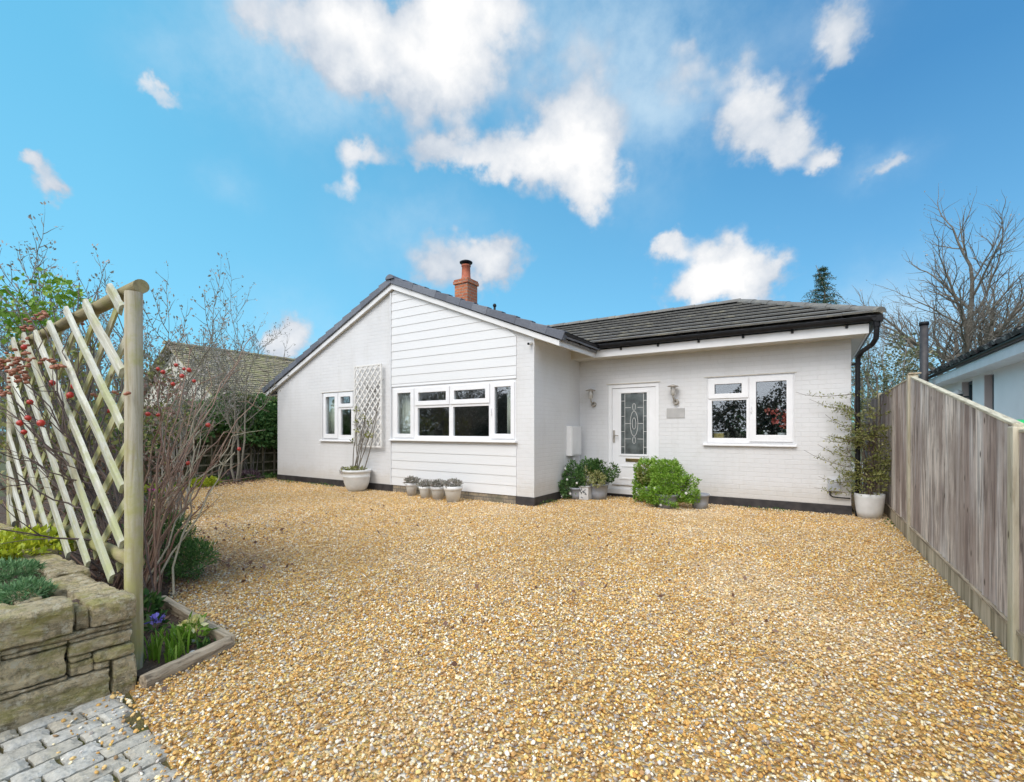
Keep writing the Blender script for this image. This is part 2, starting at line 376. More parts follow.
M['greyplastic']=simple('pale_grey_plastic',(.50,.52,.56),(.42,.44,.48),5,.4)
M['whiteplastic']=simple('white_plastic',(.74,.74,.74),(.69,.69,.69),5,.45)
M['plaque']=simple('worn_grey_plate',(.45,.44,.43),(.38,.375,.365),7,.7)
M['greenplastic']=simple('bright_green_plastic',(.03,.62,.10),(.02,.5,.08),7,.3)
M['terracotta']=simple('terracotta_clay',(.46,.13,.06),(.33,.09,.05),14,.7)
M['render']=simple('cream_render',(.62,.60,.53),(.52,.50,.43),2,.85,.2)
M['render2']=simple('white_render',(.90,.89,.88),(.84,.83,.82),1.2,.8)
M['reveal']=simple('pinkish_window_reveal',(.62,.52,.49),(.55,.46,.43),2,.8)
M['darkframe']=simple('teal_black_window_frame',(.02,.05,.065),(.03,.07,.08),2,.3)
M['yellowpot']=simple('mustard_box',(.55,.42,.12),None,5,.6)
M['asphalt']=simple('asphalt',(.055,.055,.055),(.04,.04,.04),5,.9,.5,90)
M['slat_dark']=m_wood('old_green_slat',(.34,.31,.21),(.24,.22,.15),dark=(.13,.12,.08),moss=(.09,.10,.035))
M['railwood']=m_wood('brown_stained_round_rail',(.34,.29,.17),(.28,.24,.13),along='x',dark=(.15,.12,.07),moss=(.26,.26,.09),gs=6)
M['edgewoodx']=m_wood('edging_timber_lengthwise',(.50,.41,.30),(.38,.31,.22),along='x',dark=(.15,.12,.08))
M['leaf_mid2']=m_leaf('fine_green_leaf',(.05,.13,.03),(.10,.22,.06),(.17,.30,.09))
M['concrete']=simple('pale_concrete_paving',(.50,.48,.44),(.40,.385,.35),3,.9,.3)
M['leaf_hedge']=m_leaf('ivy_green_leaf',(.08,.20,.06),(.15,.32,.10),(.30,.47,.17))
M['leaf_woods']=m_leaf('winter_woods',(.16,.14,.11),(.24,.22,.17),(.10,.13,.07))
M['leaf_olive2']=m_leaf('grey_green_leaf',(.10,.12,.06),(.17,.18,.09),(.26,.25,.14))
# ------------------------------------------------------------------ world
def world():
    w=bpy.data.worlds.new('World'); sc.world=w; w.use_nodes=True; t=w.node_tree; n=t.nodes; bg=n['Background']
    L=t.links.new
    def N(ty,**k):
        x=n.new(ty)
        for a,v in k.items(): setattr(x,a,v)
        return x
    def Mt(op,a,b=0,c=0):
        m=N('ShaderNodeMath',operation=op)
        for i,v in enumerate((a,b,c)):
            if isinstance(v,bpy.types.NodeSocket): L(v,m.inputs[i])
            else: m.inputs[i].default_value=v
        return m.outputs[0]
    sky=N('ShaderNodeTexSky',sky_type='NISHITA'); sky.sun_disc=False; sky.sun_elevation=SUN_EL; sky.sun_rotation=SUN_AZ
    sky.air_density=1.0; sky.dust_density=.6; sky.ozone_density=2.2
    tc=N('ShaderNodeTexCoord').outputs['Generated']
    sp=N('ShaderNodeSeparateXYZ'); L(tc,sp.inputs[0])
    az=Mt('ARCTAN2',sp.outputs[0],sp.outputs[1]); el=Mt('ARCSINE',sp.outputs[2])
    cb=N('ShaderNodeCombineXYZ'); L(az,cb.inputs[0]); L(el,cb.inputs[1])
    def noise(vec,scale,det,rough,off=0):
        mp=N('ShaderNodeMapping'); mp.inputs['Location'].default_value=(off,off*.7,off*.3); L(vec,mp.inputs[0])
        x=N('ShaderNodeTexNoise'); x.inputs['Scale'].default_value=scale; x.inputs['Detail'].default_value=det; x.inputs['Roughness'].default_value=rough; L(mp.outputs[0],x.inputs['Vector']); return x
    # domain warp
    w1=noise(tc,7,5,.6); w2=noise(tc,26,4,.6,3)
    def centred(x,amp):
        s=N('ShaderNodeVectorMath',operation='SUBTRACT'); L(x.outputs['Color'],s.inputs[0]); s.inputs[1].default_value=(.5,.5,.5)
        q=N('ShaderNodeVectorMath',operation='SCALE'); L(s.outputs[0],q.inputs[0]); q.inputs['Scale'].default_value=amp; return q.outputs[0]
    a1=N('ShaderNodeVectorMath',operation='ADD'); L(cb.outputs[0],a1.inputs[0]); L(centred(w1,.065),a1.inputs[1])
    a2=N('ShaderNodeVectorMath',operation='ADD'); L(a1.outputs[0],a2.inputs[0]); L(centred(w2,.06),a2.inputs[1])
    vec=a2.outputs[0]
    def blobs(lst):
        acc=None
        for (a,e,ra,re,rot,st) in lst:
            mp=N('ShaderNodeMapping',vector_type='TEXTURE'); mp.inputs['Location'].default_value=(a,e,0); mp.inputs['Rotation'].default_value=(0,0,rot); mp.inputs['Scale'].default_value=(ra,re,1)
            L(vec,mp.inputs[0]); fl=N('ShaderNodeVectorMath',operation='MULTIPLY'); L(mp.outputs[0],fl.inputs[0]); fl.inputs[1].default_value=(1,1,0)
            ln=N('ShaderNodeVectorMath',operation='LENGTH'); L(fl.outputs[0],ln.inputs[0])
            g=Mt('MULTIPLY',Mt('EXPONENT',Mt('MULTIPLY',Mt('POWER',ln.outputs['Value'],2),-1.1)),st)
            acc=g if acc is None else Mt('ADD',acc,g)
        return acc
    dens=blobs(CLOUDS); veil=blobs(VEILS)
    vo=N('ShaderNodeTexVoronoi',feature='F1'); vo.inputs['Scale'].default_value=9; vo.inputs['Detail'].default_value=2.5; vo.inputs['Roughness'].default_value=.55; L(tc,vo.inputs['Vector'])
    n3=Mt('ADD',Mt('MULTIPLY',Mt('SUBTRACT',.95,vo.outputs['Distance']),.62),Mt('MULTIPLY',noise(tc,24,7,.6,7).outputs['Fac'],.38))
    d=Mt('ADD',dens,Mt('MULTIPLY',Mt('SUBTRACT',n3,.35),1.0))
    mr=N('ShaderNodeMapRange',interpolation_type='SMOOTHSTEP'); L(d,mr.inputs[0]); mr.inputs[1].default_value=.26; mr.inputs[2].default_value=.84
    mask=mr.outputs[0]
    v2=Mt('MULTIPLY',veil,Mt('MULTIPLY_ADD',noise(tc,10,7,.6,11).outputs['Fac'],1.8,-.45)); v2=Mt('SUBTRACT',1,Mt('EXPONENT',Mt('MULTIPLY',Mt('MAXIMUM',v2,0),-1.0)))
    # sky colour grading (deep cyan blue)
    az01=N('ShaderNodeMapRange'); L(az,az01.inputs[0]); az01.inputs[1].default_value=-1.3; az01.inputs[2].default_value=.1
    lr=N('ShaderNodeMix',data_type='RGBA'); L(az01.outputs[0],lr.inputs[0]); lr.inputs[6].default_value=(*SKY_L,1); lr.inputs[7].default_value=(*SKY_R,1)
    mu=N('ShaderNodeMix',data_type='RGBA',blend_type='MULTIPLY'); mu.inputs[0].default_value=1; L(sky.outputs[0],mu.inputs[6]); mu.inputs[7].default_value=(*SKY_TINT,1)
    # low haze, whiter towards the horizon
    hz=N('ShaderNodeMapRange'); L(el,hz.inputs[0]); hz.inputs[1].default_value=0; hz.inputs[2].default_value=.55; hz.inputs[3].default_value=.35; hz.inputs[4].default_value=0
    m0=N('ShaderNodeMix',data_type='RGBA'); L(hz.outputs[0],m0.inputs[0]); gm=N('ShaderNodeMix',data_type='RGBA'); gm.inputs[0].default_value=.6; L(mu.outputs[2],gm.inputs[6]); L(lr.outputs[2],gm.inputs[7])
    L(gm.outputs[2],m0.inputs[6]); m0.inputs[7].default_value=(*HAZE,1)
    m1=N('ShaderNodeMix',data_type='RGBA'); L(v2,m1.inputs[0]); L(m0.outputs[2],m1.inputs[6]); m1.inputs[7].default_value=(*VEILC,1)
    cr=N('ShaderNodeValToRGB'); e=cr.color_ramp.elements; e[0].position=.60; e[0].color=(*CGREY,1); e[1].position=1.0; e[1].color=(*CWHITE,1)
    sh=Mt('ADD',Mt('MULTIPLY',d,.34),Mt('MULTIPLY',noise(tc,5.5,6,.6,21).outputs['Fac'],.95)); L(sh,cr.inputs[0])
    m2=N('ShaderNodeMix',data_type='RGBA'); L(mask,m2.inputs[0]); L(m1.outputs[2],m2.inputs[6]); L(cr.outputs[0],m2.inputs[7])
    # unseen bright cloud bank added behind the viewer to brighten the shaded walls
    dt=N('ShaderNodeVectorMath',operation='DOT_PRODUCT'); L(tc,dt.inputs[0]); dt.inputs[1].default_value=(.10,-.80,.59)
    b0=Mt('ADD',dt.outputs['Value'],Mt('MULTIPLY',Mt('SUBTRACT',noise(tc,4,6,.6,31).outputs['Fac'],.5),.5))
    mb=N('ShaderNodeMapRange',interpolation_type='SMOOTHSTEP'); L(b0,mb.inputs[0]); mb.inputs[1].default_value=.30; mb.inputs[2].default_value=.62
    m3=N('ShaderNodeMix',data_type='RGBA'); L(mb.outputs[0],m3.inputs[0]); L(m2.outputs[2],m3.inputs[6]); m3.inputs[7].default_value=(*CFILL,1)
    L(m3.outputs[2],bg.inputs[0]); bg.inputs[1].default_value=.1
CFILL=(11.2,12.0,13.2); SUN_EL=R(46); SUN_AZ=R(182)
SKY_TINT=(.74,1.46,1.58); SKY_L=(1.45,5.1,7.3); SKY_R=(.50,2.05,4.4); HAZE=(3.0,6.0,7.4); VEILC=(4.6,5.9,6.9); CGREY=(3.9,4.5,5.3); CWHITE=(7.7,7.65,7.6)
def pxdir(px,py):
    """an azimuth and elevation read off the photograph (the sky is at infinity)"""
    t=math.atan(298/464); s,c=math.sin(t),math.cos(t); r=(px-512)/464; u=(430-py)/464
    x=r*c-s; y=r*s+c; L=math.sqrt(x*x+y*y+u*u); return math.atan2(x,y),math.asin(u/L),L
def cl(px,py,rx,ry,rot=0,st=1.):
    a,e,L=pxdir(px,py); k=1/(464*L); 
    d=pxdir(px+5,py)[0]-a
    return (a,e,abs(d)/5*rx,ry*k*1.0,R(rot),st)
CLOUDS=[cl(448,60,62,62,0,1.15),cl(390,40,70,52,0,.95),cl(310,18,75,36,0,.95),cl(235,15,40,22,0,.55),cl(475,5,55,35,0,.9),cl(345,70,55,34,20,.62),cl(600,30,60,34,0,.42),
 cl(572,132,56,54,0,1.3),cl(590,190,35,38,0,.9),cl(500,157,55,22,5,.85),cl(430,155,40,20,0,.9),
 cl(655,95,40,28,-10,.42),cl(690,62,36,22,-30,.5),
 cl(748,110,52,48,-35,1.15),cl(788,150,44,28,-30,.9),cl(828,160,16,10,0,.6),
 cl(838,22,44,26,-10,.85),cl(835,55,24,20,0,.8),cl(890,162,34,12,10,.8),
 cl(722,270,62,38,0,1.15),cl(762,285,34,30,0,.8),cl(664,243,20,17,0,.9),cl(690,292,50,18,0,.6),
 cl(435,252,60,34,0,.95),cl(497,265,36,28,0,1.0),cl(358,150,34,17,0,.85),cl(340,188,28,19,0,.8),
 cl(160,95,40,13,0,.85),cl(28,155,24,13,0,1.05),cl(48,188,22,26,-20,.95),cl(293,330,32,24,25,1.1),cl(262,345,26,12,0,.6)]
VEILS=[cl(610,60,90,60,0,1.2),cl(650,110,50,45,0,1.0),cl(270,40,70,50,0,.9),cl(350,90,70,40,0,.6),cl(300,60,90,60,0,.55),cl(190,75,60,25,0,.5),cl(560,40,110,60,0,.5),cl(225,180,25,18,0,.4),cl(420,235,70,40,0,.5),
 cl(950,330,120,60,0,.95),cl(860,330,60,40,0,.8),cl(700,80,60,50,0,.4),cl(880,165,40,16,0,.4),cl(640,200,40,30,0,.25),cl(820,20,60,35,0,.4),cl(290,330,50,40,0,.5)]
world()
sun=bpy.data.lights.new('sun','SUN'); so=bpy.data.objects.new('sun',sun); COL.objects.link(so)
sun.energy=1.5; sun.angle=R(32); sun.color=(1,.945,.88)
# sun stands behind the camera's left shoulder, high (azimuth measured like the sky's)
sd=Vector((math.sin(SUN_AZ)*math.cos(SUN_EL),math.cos(SUN_AZ)*math.cos(SUN_EL),math.sin(SUN_EL)))
so.rotation_euler=sd.to_track_quat('Z','Y').to_euler()
sc.view_settings.view_transform='Standard'; sc.view_settings.look='None'; sc.view_settings.exposure=.44; sc.view_settings.gamma=1
# ------------------------------------------------------------------ foliage helpers
def leaves(name,ells,N,L,W,mat,parent=None,seed=1,shell=.6,up=.3,clump=0,gapf=3.,gap=.0,bend=.25,hang=0):
    g=np.random.default_rng(seed); P=[];Nn=[]
    vol=np.array([e[3]*e[4]*e[5] for e in ells])**.75; vol/=vol.sum()
    for e,fr in zip(ells,vol):
        m=int(N*fr*1.0)+4; u=g.normal(size=(m,3)); u/=np.linalg.norm(u,axis=1)[:,None]
        r=np.where(g.random(m)<shell,1-.22*g.random(m)**1.2,g.random(m)**(1/3.))[:,None]
        wob=1+.16*np.sin(u[:,0:1]*5+seed)+.14*np.sin(u[:,1:2]*6+u[:,2:3]*5+seed*2)
        p=u*r*wob*np.array(e[3:6])+np.array(e[:3]); P.append(p); Nn.append(u)
    P=np.concatenate(P);U=np.concatenate(Nn)
    if gap>0:
        f=gapf; q=np.sin(P[:,0]*f+seed)*np.sin(P[:,1]*f*1.1+1)+np.sin(P[:,2]*f*1.3+2)*np.sin((P[:,0]+P[:,1])*f*.7)+.6*np.sin(P[:,0]*f*2.7)*np.sin(P[:,2]*f*2.3+seed)
        k=q>np.quantile(q,gap); P=P[k];U=U[k]
    m=len(P); d=U+g.normal(size=(m,3))*.75+np.array([0,0,up]); d[:,2]-=hang; d/=np.linalg.norm(d,axis=1)[:,None]
    nrm=np.cross(d,g.normal(size=(m,3))); nrm/=np.linalg.norm(nrm,axis=1)[:,None]; side=np.cross(d,nrm)
    sL=(L*(.45+1.0*g.random(m)))[:,None]; sW=(W*(.5+.9*g.random(m)))[:,None]
    V=np.stack([P,P+d*sL*.5+side*sW*.5+nrm*sL*bend*.3,P+d*sL,P+d*sL*.5-side*sW*.5+nrm*sL*bend*.3],1).reshape(-1,3)
    F=np.arange(m*4).reshape(-1,4)
    return npmesh(name,V,F,mat,parent)
def blades(name,spots,hgt,wid,mat,parent,seed=1,lean=.5):
    g=random.Random(seed); V=[];F=[]
    for x,y,z in spots:
        a=g.uniform(0,6.28); h=hgt*g.uniform(.6,1.15); l=lean*g.uniform(.1,1)*h; w=wid*g.uniform(.7,1.2)/2; dx,dy=math.cos(a),math.sin(a); b=len(V)
        for k,(t,ww) in enumerate(((0,1),(.5,1),(.85,.7),(1,.1))):
            px_,py_,pz_=x+dx*l*t*t,y+dy*l*t*t,z+h*t*(1-.15*t)
            V+=[(px_-dy*w*ww,py_+dx*w*ww,pz_),(px_+dy*w*ww,py_-dx*w*ww,pz_)]
        for k in range(3): F.append((b+2*k,b+2*k+1,b+2*k+3,b+2*k+2))
    return npmesh(name,V,F,mat,parent)
RMIN=[.003]
class Tubes:
    def __init__(s): s.V=[];s.F=[];s.n=0
    def add(s,pts,rs,n):
        pts=np.asarray(pts,float); m=len(pts); T=np.gradient(pts,axis=0); T/=np.linalg.norm(T,axis=1)[:,None]+1e-9
        a=np.array([0,0,1.]) if abs(T[0,2])<.9 else np.array([1.,0,0]); u=np.cross(T,a); u/=np.linalg.norm(u,axis=1)[:,None]+1e-9; w=np.cross(T,u)
        th=np.arange(n)*2*np.pi/n; rs=np.asarray(rs,float)
        ring=pts[:,None,:]+rs[:,None,None]*(u[:,None,:]*np.cos(th)[None,:,None]+w[:,None,:]*np.sin(th)[None,:,None])
        s.V.append(ring.reshape(-1,3)); i=np.arange(m-1)[:,None]*n; k=np.arange(n)[None,:]; k2=(k+1)%n
        s.F.append(np.stack([i+k,i+k2,i+n+k2,i+n+k],-1).reshape(-1,4)+s.n); s.n+=m*n
    def build(s,name,mat,parent): 
        return npmesh(name,np.concatenate(s.V),np.concatenate(s.F),mat,parent,True)
def grow(rng,T,p,d,L,r,lev,cfg,tips=None):
    """cfg: list per level of (children, length ratio, spread, tropism, wander, start)"""
    top,br=T; seg=5 if lev<2 else 4; pts=[np.array(p,float)]; d=np.array(d,float); d/=np.linalg.norm(d); dirs=[d.copy()]
    nch,lr,spread,trop,wand,start=cfg[lev]
    for i in range(seg):
        d=d+rng.normal(size=3)*wand+np.array([0,0,trop]); d/=np.linalg.norm(d); pts.append(pts[-1]+d*L/seg); dirs.append(d.copy())
    last=lev==len(cfg)-1; rs=[r*(1-(.55 if not last else .75)*i/seg) for i in range(seg+1)]
    (top if lev==0 else br).add(pts,rs,8 if lev==0 else 6 if lev==1 else 4 if lev==2 else 3)
    if last:
        if tips is not None: tips.append((pts[-1],d))
        return
    ph=rng.random()*6.28
    for k in range(nch):
        t=start+(1-start)*(k+.5*rng.random()+.3)/nch; t=min(t,1.); x=t*seg; i=min(int(x),seg-1); q=pts[i]+(pts[i+1]-pts[i])*(x-i); dd=dirs[i+1]
        ph+=2.4+rng.normal()*.4; a=np.cross(dd,[0,0,1.]) if abs(dd[2])<.95 else np.cross(dd,[1.,0,0]); a/=np.linalg.norm(a); b=np.cross(dd,a)
        sp=spread*(.75+.5*rng.random()); nd=dd*math.cos(sp)+(a*math.cos(ph)+b*math.sin(ph))*math.sin(sp)
        grow(rng,T,q,nd,L*lr*(1.15-.45*t)*(.8+.4*rng.random()),max(r*(1-.5*t)*.64,RMIN[0]),lev+1,cfg,tips)
    nd=dirs[-1]; grow(rng,T,pts[-1],nd,L*lr,r*.45,lev+1,cfg,tips)
def bare_tree(name,loc,h,r,cfg,seed,mat,label,cat,group=None,dirv=(0,0,1),leafmat=None,leafn=0,leafL=.05,limbs=None):
    rng=np.random.default_rng(seed); e=empty(name,loc,label,cat,group); T=(Tubes(),Tubes()); tips=[]
    if limbs:
        for (dv,l,rr) in limbs: grow(rng,T,np.array(loc)+np.array([rng.normal()*.05,rng.normal()*.05,0]),dv,l,rr,0,cfg,tips)
    else: grow(rng,T,loc,dirv,h,r,0,cfg,tips)
    T[0].build('trunk',mat,e); T[1].build('crown',mat,e)
    if leafmat:
        P=np.array([t[0] for t in tips]); D=np.array([t[1] for t in tips]); k=max(1,leafn)
        P=np.repeat(P,k,0)+rng.normal(size=(len(P)*k,3))*leafL*.5; D=np.repeat(D,k,0)+rng.normal(size=(len(P),3))*.6; D/=np.linalg.norm(D,axis=1)[:,None]
        s=np.cross(D,rng.normal(size=D.shape)); s/=np.linalg.norm(s,axis=1)[:,None]; l=leafL*(.6+.8*rng.random((len(P),1)))
        V=np.stack([P,P+D*l*.5+s*l*.25,P+D*l,P+D*l*.5-s*l*.25],1).reshape(-1,3); npmesh('leaves',V,np.arange(len(V)).reshape(-1,4),leafmat,e)
    return e
def tiles(mb,O,A,U,N,length,nrows,gauge,tw,th,clip0=None,clip1=None,seed=1,jit=.003,lip=None):
    """lapped tile courses: O eave corner, A along the eave, U up the slope, N outward"""
    g=random.Random(seed); O,A,U,N=map(Vector,(O,A,U,N))
    for i in range(nrows):
        s0=i*gauge-.03; s1=(i+1)*gauge; c0=clip0 or (lambda s:0); c1=clip1 or (lambda s:length)
        x=-tw+ (tw/2 if i%2 else 0)
        while x<length:
            a0,a1=x+.002,x+tw-.002; x+=tw
            p=[max(a0,c0(s0)),min(a1,c1(s0)),min(a1,c1(s1)),max(a0,c0(s1))]
            if p[1]-p[0]<.01: continue
            if p[2]<p[3]: p[2]=p[3]=max(min((p[2]+p[3])/2,p[1]),p[0])
            j=g.uniform(-jit,jit); sj=g.uniform(-jit,jit)*1.5; lo=th+.012+j; hi=(th*.35 if lip is None else .012)+j; lt=th if lip is None else lip
            vs=[O+A*p[0]+U*(s0+sj)+N*lo,O+A*p[1]+U*(s0+sj)+N*lo,O+A*p[2]+U*s1+N*hi,O+A*p[3]+U*s1+N*hi,
                O+A*p[0]+U*(s0+sj)+N*(lo-lt),O+A*p[1]+U*(s0+sj)+N*(lo-lt),O+A*p[2]+U*s1-N*.01,O+A*p[3]+U*s1-N*.01]
            mb.add(vs,[(0,1,2,3),(4,7,6,5),(0,4,5,1),(1,5,6,2),(3,7,4,0),(2,6,7,3)])
def halfcaps(mb,p0,p1,r,seg,drop=.0,n=8,seed=1,up=(0,0,1),step=.02):
    """overlapping half-round ridge caps from p0 to p1"""
    p0,p1=Vector(p0),Vector(p1); d=(p1-p0); L=d.length; d.normalize(); k=max(1,round(L/seg)); sg=L/k
    side=d.cross(Vector(up)).normalized(); upv=side.cross(d).normalized()
    for i in range(k):
        vs=[]
        for t,rr in((i*sg-.02,r+step),((i+1)*sg,r)):
            for j in range(n+1):
                a=math.pi*j/n; vs.append(p0+d*t+side*math.cos(a)*rr+upv*(math.sin(a)*rr*.8-drop))
        fs=[(j,j+1,n+2+j,n+1+j) for j in range(n)]+[tuple(range(n,-1,-1)),tuple(range(n+1,2*n+2))]
        mb.add(vs,fs)
# ------------------------------------------------------------------ the setting: ground, gravel drive, path
g=MB(); S=600; g.add([(-S,-S,-.06),(S,-S,-.06),(S,S,-.06),(-S,S,-.06)],[(0,1,2,3)])
tag(g.build('ground',M['lawn']),kind='structure')
DR=[(-2.05,.80),(-2.9,.93),(-2.9,1.43),(-3.05,1.50),(-4.12,1.56),(-5.05,1.95),(-6.5,2.4),(-8.4,2.9),(-11.5,4.15),(-11.9,5.0),(-12.4,6.2),(-12.35,7.3),(-11.9,7.5),(-11.7,7.6),(-11.7,9.2),(.6,9.2),(.6,12.5),(.98,12.5),(.98,-6),(-2.05,-6)]
d=MB(); d.prism(DR,'z',-.055,-.012); tag(d.build('driveway',M['gravel']),kind='structure')
s=MB(); s.prism([(-1.95,-3),(-1.95,.83),(-2.95,.97),(-12,1.2),(-12,-3)],'z',-.055,-.025); tag(s.build('path_base',M['moss']),kind='structure')
s=MB(); s.prism([(-2.9,1.0),(-2.9,1.45),(-4.12,1.58),(-5.05,1.97),(-6.5,2.42),(-8.4,2.92),(-11.5,4.17),(-11.9,5.0),(-12.4,6.2),(-12.35,7.4),(-12.1,14),(-13.4,14),(-13.4,1.0)],'z',-.05,-.002)
tag(s.build('soil_bed',M['soil']),kind='structure')
s=MB(); s.prism([(1.12,-2),(3.4,-2),(3.4,24),(1.12,24)],'z',-.05,-.02); tag(s.build('bounce_paving',M['concrete']),kind='structure')  # unseen pale paving added beyond the fence to bounce light onto the soffit
s=MB(); s.prism([(-30,-14),(30,-14),(30,-7),(-30,-7)],'z',-.05,-.03); tag(s.build('road',M['asphalt']),kind='structure')
# granite setts
def setts():
    g=random.Random(5); mb=MB(); x=-1.98; row=0
    while x>-3.6:
        w=g.uniform(.09,.108); y=(.80+.18*(-2.0-x)*.35)+g.uniform(-.03,.03)
        while y>-1.2:
            l=g.uniform(.11,.185); a0,a1=y-l+.011,y; x0,x1=x-w+.009,x; zt=.001+g.uniform(-.003,.003)
            if not(x1<-2.9): 
                n=6; V=[];F=[]
                nx,ny=5,6
                for j in range(ny+1):
                    for i in range(nx+1):
                        u,v=i/nx,j/ny; e=min(u,1-u,v,1-v); 
                        ox=g.uniform(-.0045,.0045);oy=g.uniform(-.0045,.0045)
                        z=zt-(.011 if e<.01 else .0012 if e<.25 else 0)+g.uniform(-.0012,.0012)
                        V.append((x0+(x1-x0)*u+ox,a0+(a1-a0)*v+oy,z))
                for j in range(ny):
                    for i in range(nx):
                        b=j*(nx+1)+i; F.append((b,b+1,b+nx+2,b+nx+1))
                rim=[i for i in range(nx+1)]+[(j)*(nx+1)+nx for j in range(1,ny+1)]+[ny*(nx+1)+i for i in range(nx-1,-1,-1)]+[j*(nx+1) for j in range(ny-1,0,-1)]
                b0=len(V)
                for i in rim: V.append((V[i][0],V[i][1],-.04))
                for k in range(len(rim)): F.append((rim[k],b0+k,b0+(k+1)%len(rim),rim[(k+1)%len(rim)]))
                mb.add(V,F)
            y-=l
        x-=w; row+=1
    o=mb.build('cobbled_path',M['sett'],smooth=False); tag(o,kind='structure')
setts()
# pebbles scattered on the drive (one mass)
def inpoly(P,poly):
    x,y=P[:,0],P[:,1]; c=np.zeros(len(P),bool); j=len(poly)-1
    for i in range(len(poly)):
        xi,yi=poly[i]; xj,yj=poly[j]
        k=((yi>y)!=(yj>y))&(x<(xj-xi)*(y-yi)/(yj-yi+1e-12)+xi); c^=k; j=i
    return c
def pebbles():
    lib=bpy.data.collections.new('pebble_shapes'); rng=np.random.default_rng(3)
    for k in range(7):
        bm=bmesh.new(); bmesh.ops.create_icosphere(bm,subdivisions=1 if k<5 else 2,radius=1)
        sx,sy,sz=rng.uniform(.75,1.25),rng.uniform(.6,1.),rng.uniform(.4,.7)
        for v in bm.verts:
            v.co=Vector((v.co.x*sx,v.co.y*sy,v.co.z*sz))*float(rng.uniform(.82,1.15))
        me=bpy.data.meshes.new('pebble'); bm.to_mesh(me); bm.free(); me.materials.append(M['pebble'])
        if k%2: me.shade_smooth()
        o=bpy.data.objects.new('pebble',me); lib.objects.link(o)
    # only where the drive can be seen
    N=520000; P=np.stack([rng.uniform(-12.6,1.0,N),rng.uniform(.0,9.3,N)],1); P=P[inpoly(P,DR)]
    # not under the house
    k=~(((P[:,0]<-4.0)&(P[:,1]>6.92))&(P[:,0]>-11.72))&~((P[:,1]>8.8)&(P[:,0]<.5)&(P[:,0]>-4.2)); P=P[k]
    # a few strays on the path edge and the bed edge
    st=np.stack([rng.uniform(-2.9,-2.0,260),.88-rng.random(260)**4*.3],1)
    st2=np.stack([-2.0-rng.random(200)**4*.3,rng.uniform(-.4,.85,200)],1)
    pp=[]
    P=np.concatenate([P,st,st2]); n=len(P)
    z=np.where(rng.random(n)<.6,rng.uniform(-.012,-.003,n),rng.uniform(-.004,.006,n))
    # rut and heap undulation
    z+=.006+.006*np.sin(P[:,0]*1.3+P[:,1]*.5)*np.sin(P[:,1]*1.1)
    z[-460:]=.006
    size=.0046+.0072*rng.random(n)**1.8
    me=bpy.data.meshes.new('gravel'); me.vertices.add(n); me.vertices.foreach_set('co',np.concatenate([P,z[:,None]],1).astype(np.float32).ravel())
    at=me.attributes.new('psize','FLOAT','POINT'); at.data.foreach_set('value',size.astype(np.float32))
    o=bpy.data.objects.new('gravel',me); COL.objects.link(o); tag(o,kind='stuff',label='golden brown shingle gravel covering the driveway',cat='gravel')
    ng=bpy.data.node_groups.new('scatter','GeometryNodeTree')
    ng.interface.new_socket('Geometry',in_out='INPUT',socket_type='NodeSocketGeometry'); ng.interface.new_socket('Geometry',in_out='OUTPUT',socket_type='NodeSocketGeometry')
    gi=ng.nodes.new('NodeGroupInput'); go=ng.nodes.new('NodeGroupOutput'); ip=ng.nodes.new('GeometryNodeInstanceOnPoints')
    ci=ng.nodes.new('GeometryNodeCollectionInfo'); ci.inputs['Collection'].default_value=lib; ci.inputs['Separate Children'].default_value=True; ci.inputs['Reset Children'].default_value=True
    rv=ng.nodes.new('FunctionNodeRandomValue'); rv.data_type='FLOAT_VECTOR'; rv.inputs[0].default_value=(-.7,-.7,0); rv.inputs[1].default_value=(.7,.7,6.28)
    na=ng.nodes.new('GeometryNodeInputNamedAttribute'); na.data_type='FLOAT'; na.inputs['Name'].default_value='psize'
    l=ng.links.new; l(gi.outputs[0],ip.inputs['Points']); l(ci.outputs[0],ip.inputs['Instance']); ip.inputs['Pick Instance'].default_value=True
    l(rv.outputs[0],ip.inputs['Rotation']); l(na.outputs['Attribute'],ip.inputs['Scale']); l(ip.outputs[0],go.inputs[0])
    m=o.modifiers.new('scatter','NODES'); m.node_group=ng
pebbles()
# ------------------------------------------------------------------ the bungalow
H_=empty('bungalow',(-3.98,8.77,0),'white painted brick bungalow with gabled front, grey tiled roof and half glazed front door','house')
GY=6.90; WY=8.77; SX=-3.98; LX=-11.72; RX=.53; ZB=.145; ES=2.70
AX,AZ=-7.38,4.26   # underside apex of bargeboard
ml=.433; mr_=.402
def zl(x): return AZ-ml*(AX-x)
def zr(x): return AZ-mr_*(x-AX)
winS=(-9.83,-8.70,1.075,2.19); winM=(-7.41,-4.345,1.12,2.18); winW=(-1.533,-.209,1.07,2.23); door=(-3.37,-2.375,.06,2.20)
gab=[(LX,ZB),(SX,ZB),(SX,zr(SX)+.08),(AX,AZ+.08),(LX,zl(LX)+.08)]
holed('wall',gab,[winS,winM],'y',GY,GY+.12,M['brick_white'],H_)
w=MB(); w.box(SX-.12,SX,GY+.12,WY,ZB,2.885); w.build('wall',M['brick_white'],H_)
holed('wall',[(SX,ZB),(RX,ZB),(RX,ES+.1),(SX,ES+.1)],[winW,(door[0],door[1],.152,door[3])],'y',WY,WY+.12,M['brick_white'],H_)
w=MB(); w.box(RX-.12,RX,WY+.12,12.3,ZB,ES+.1); w.box(LX,LX+.12,GY+.12,13.3,ZB,zl(LX)+.08); w.box(LX,RX,13.18,13.3,ZB,2.35); w.build('wall',M['brick_white'],H_)
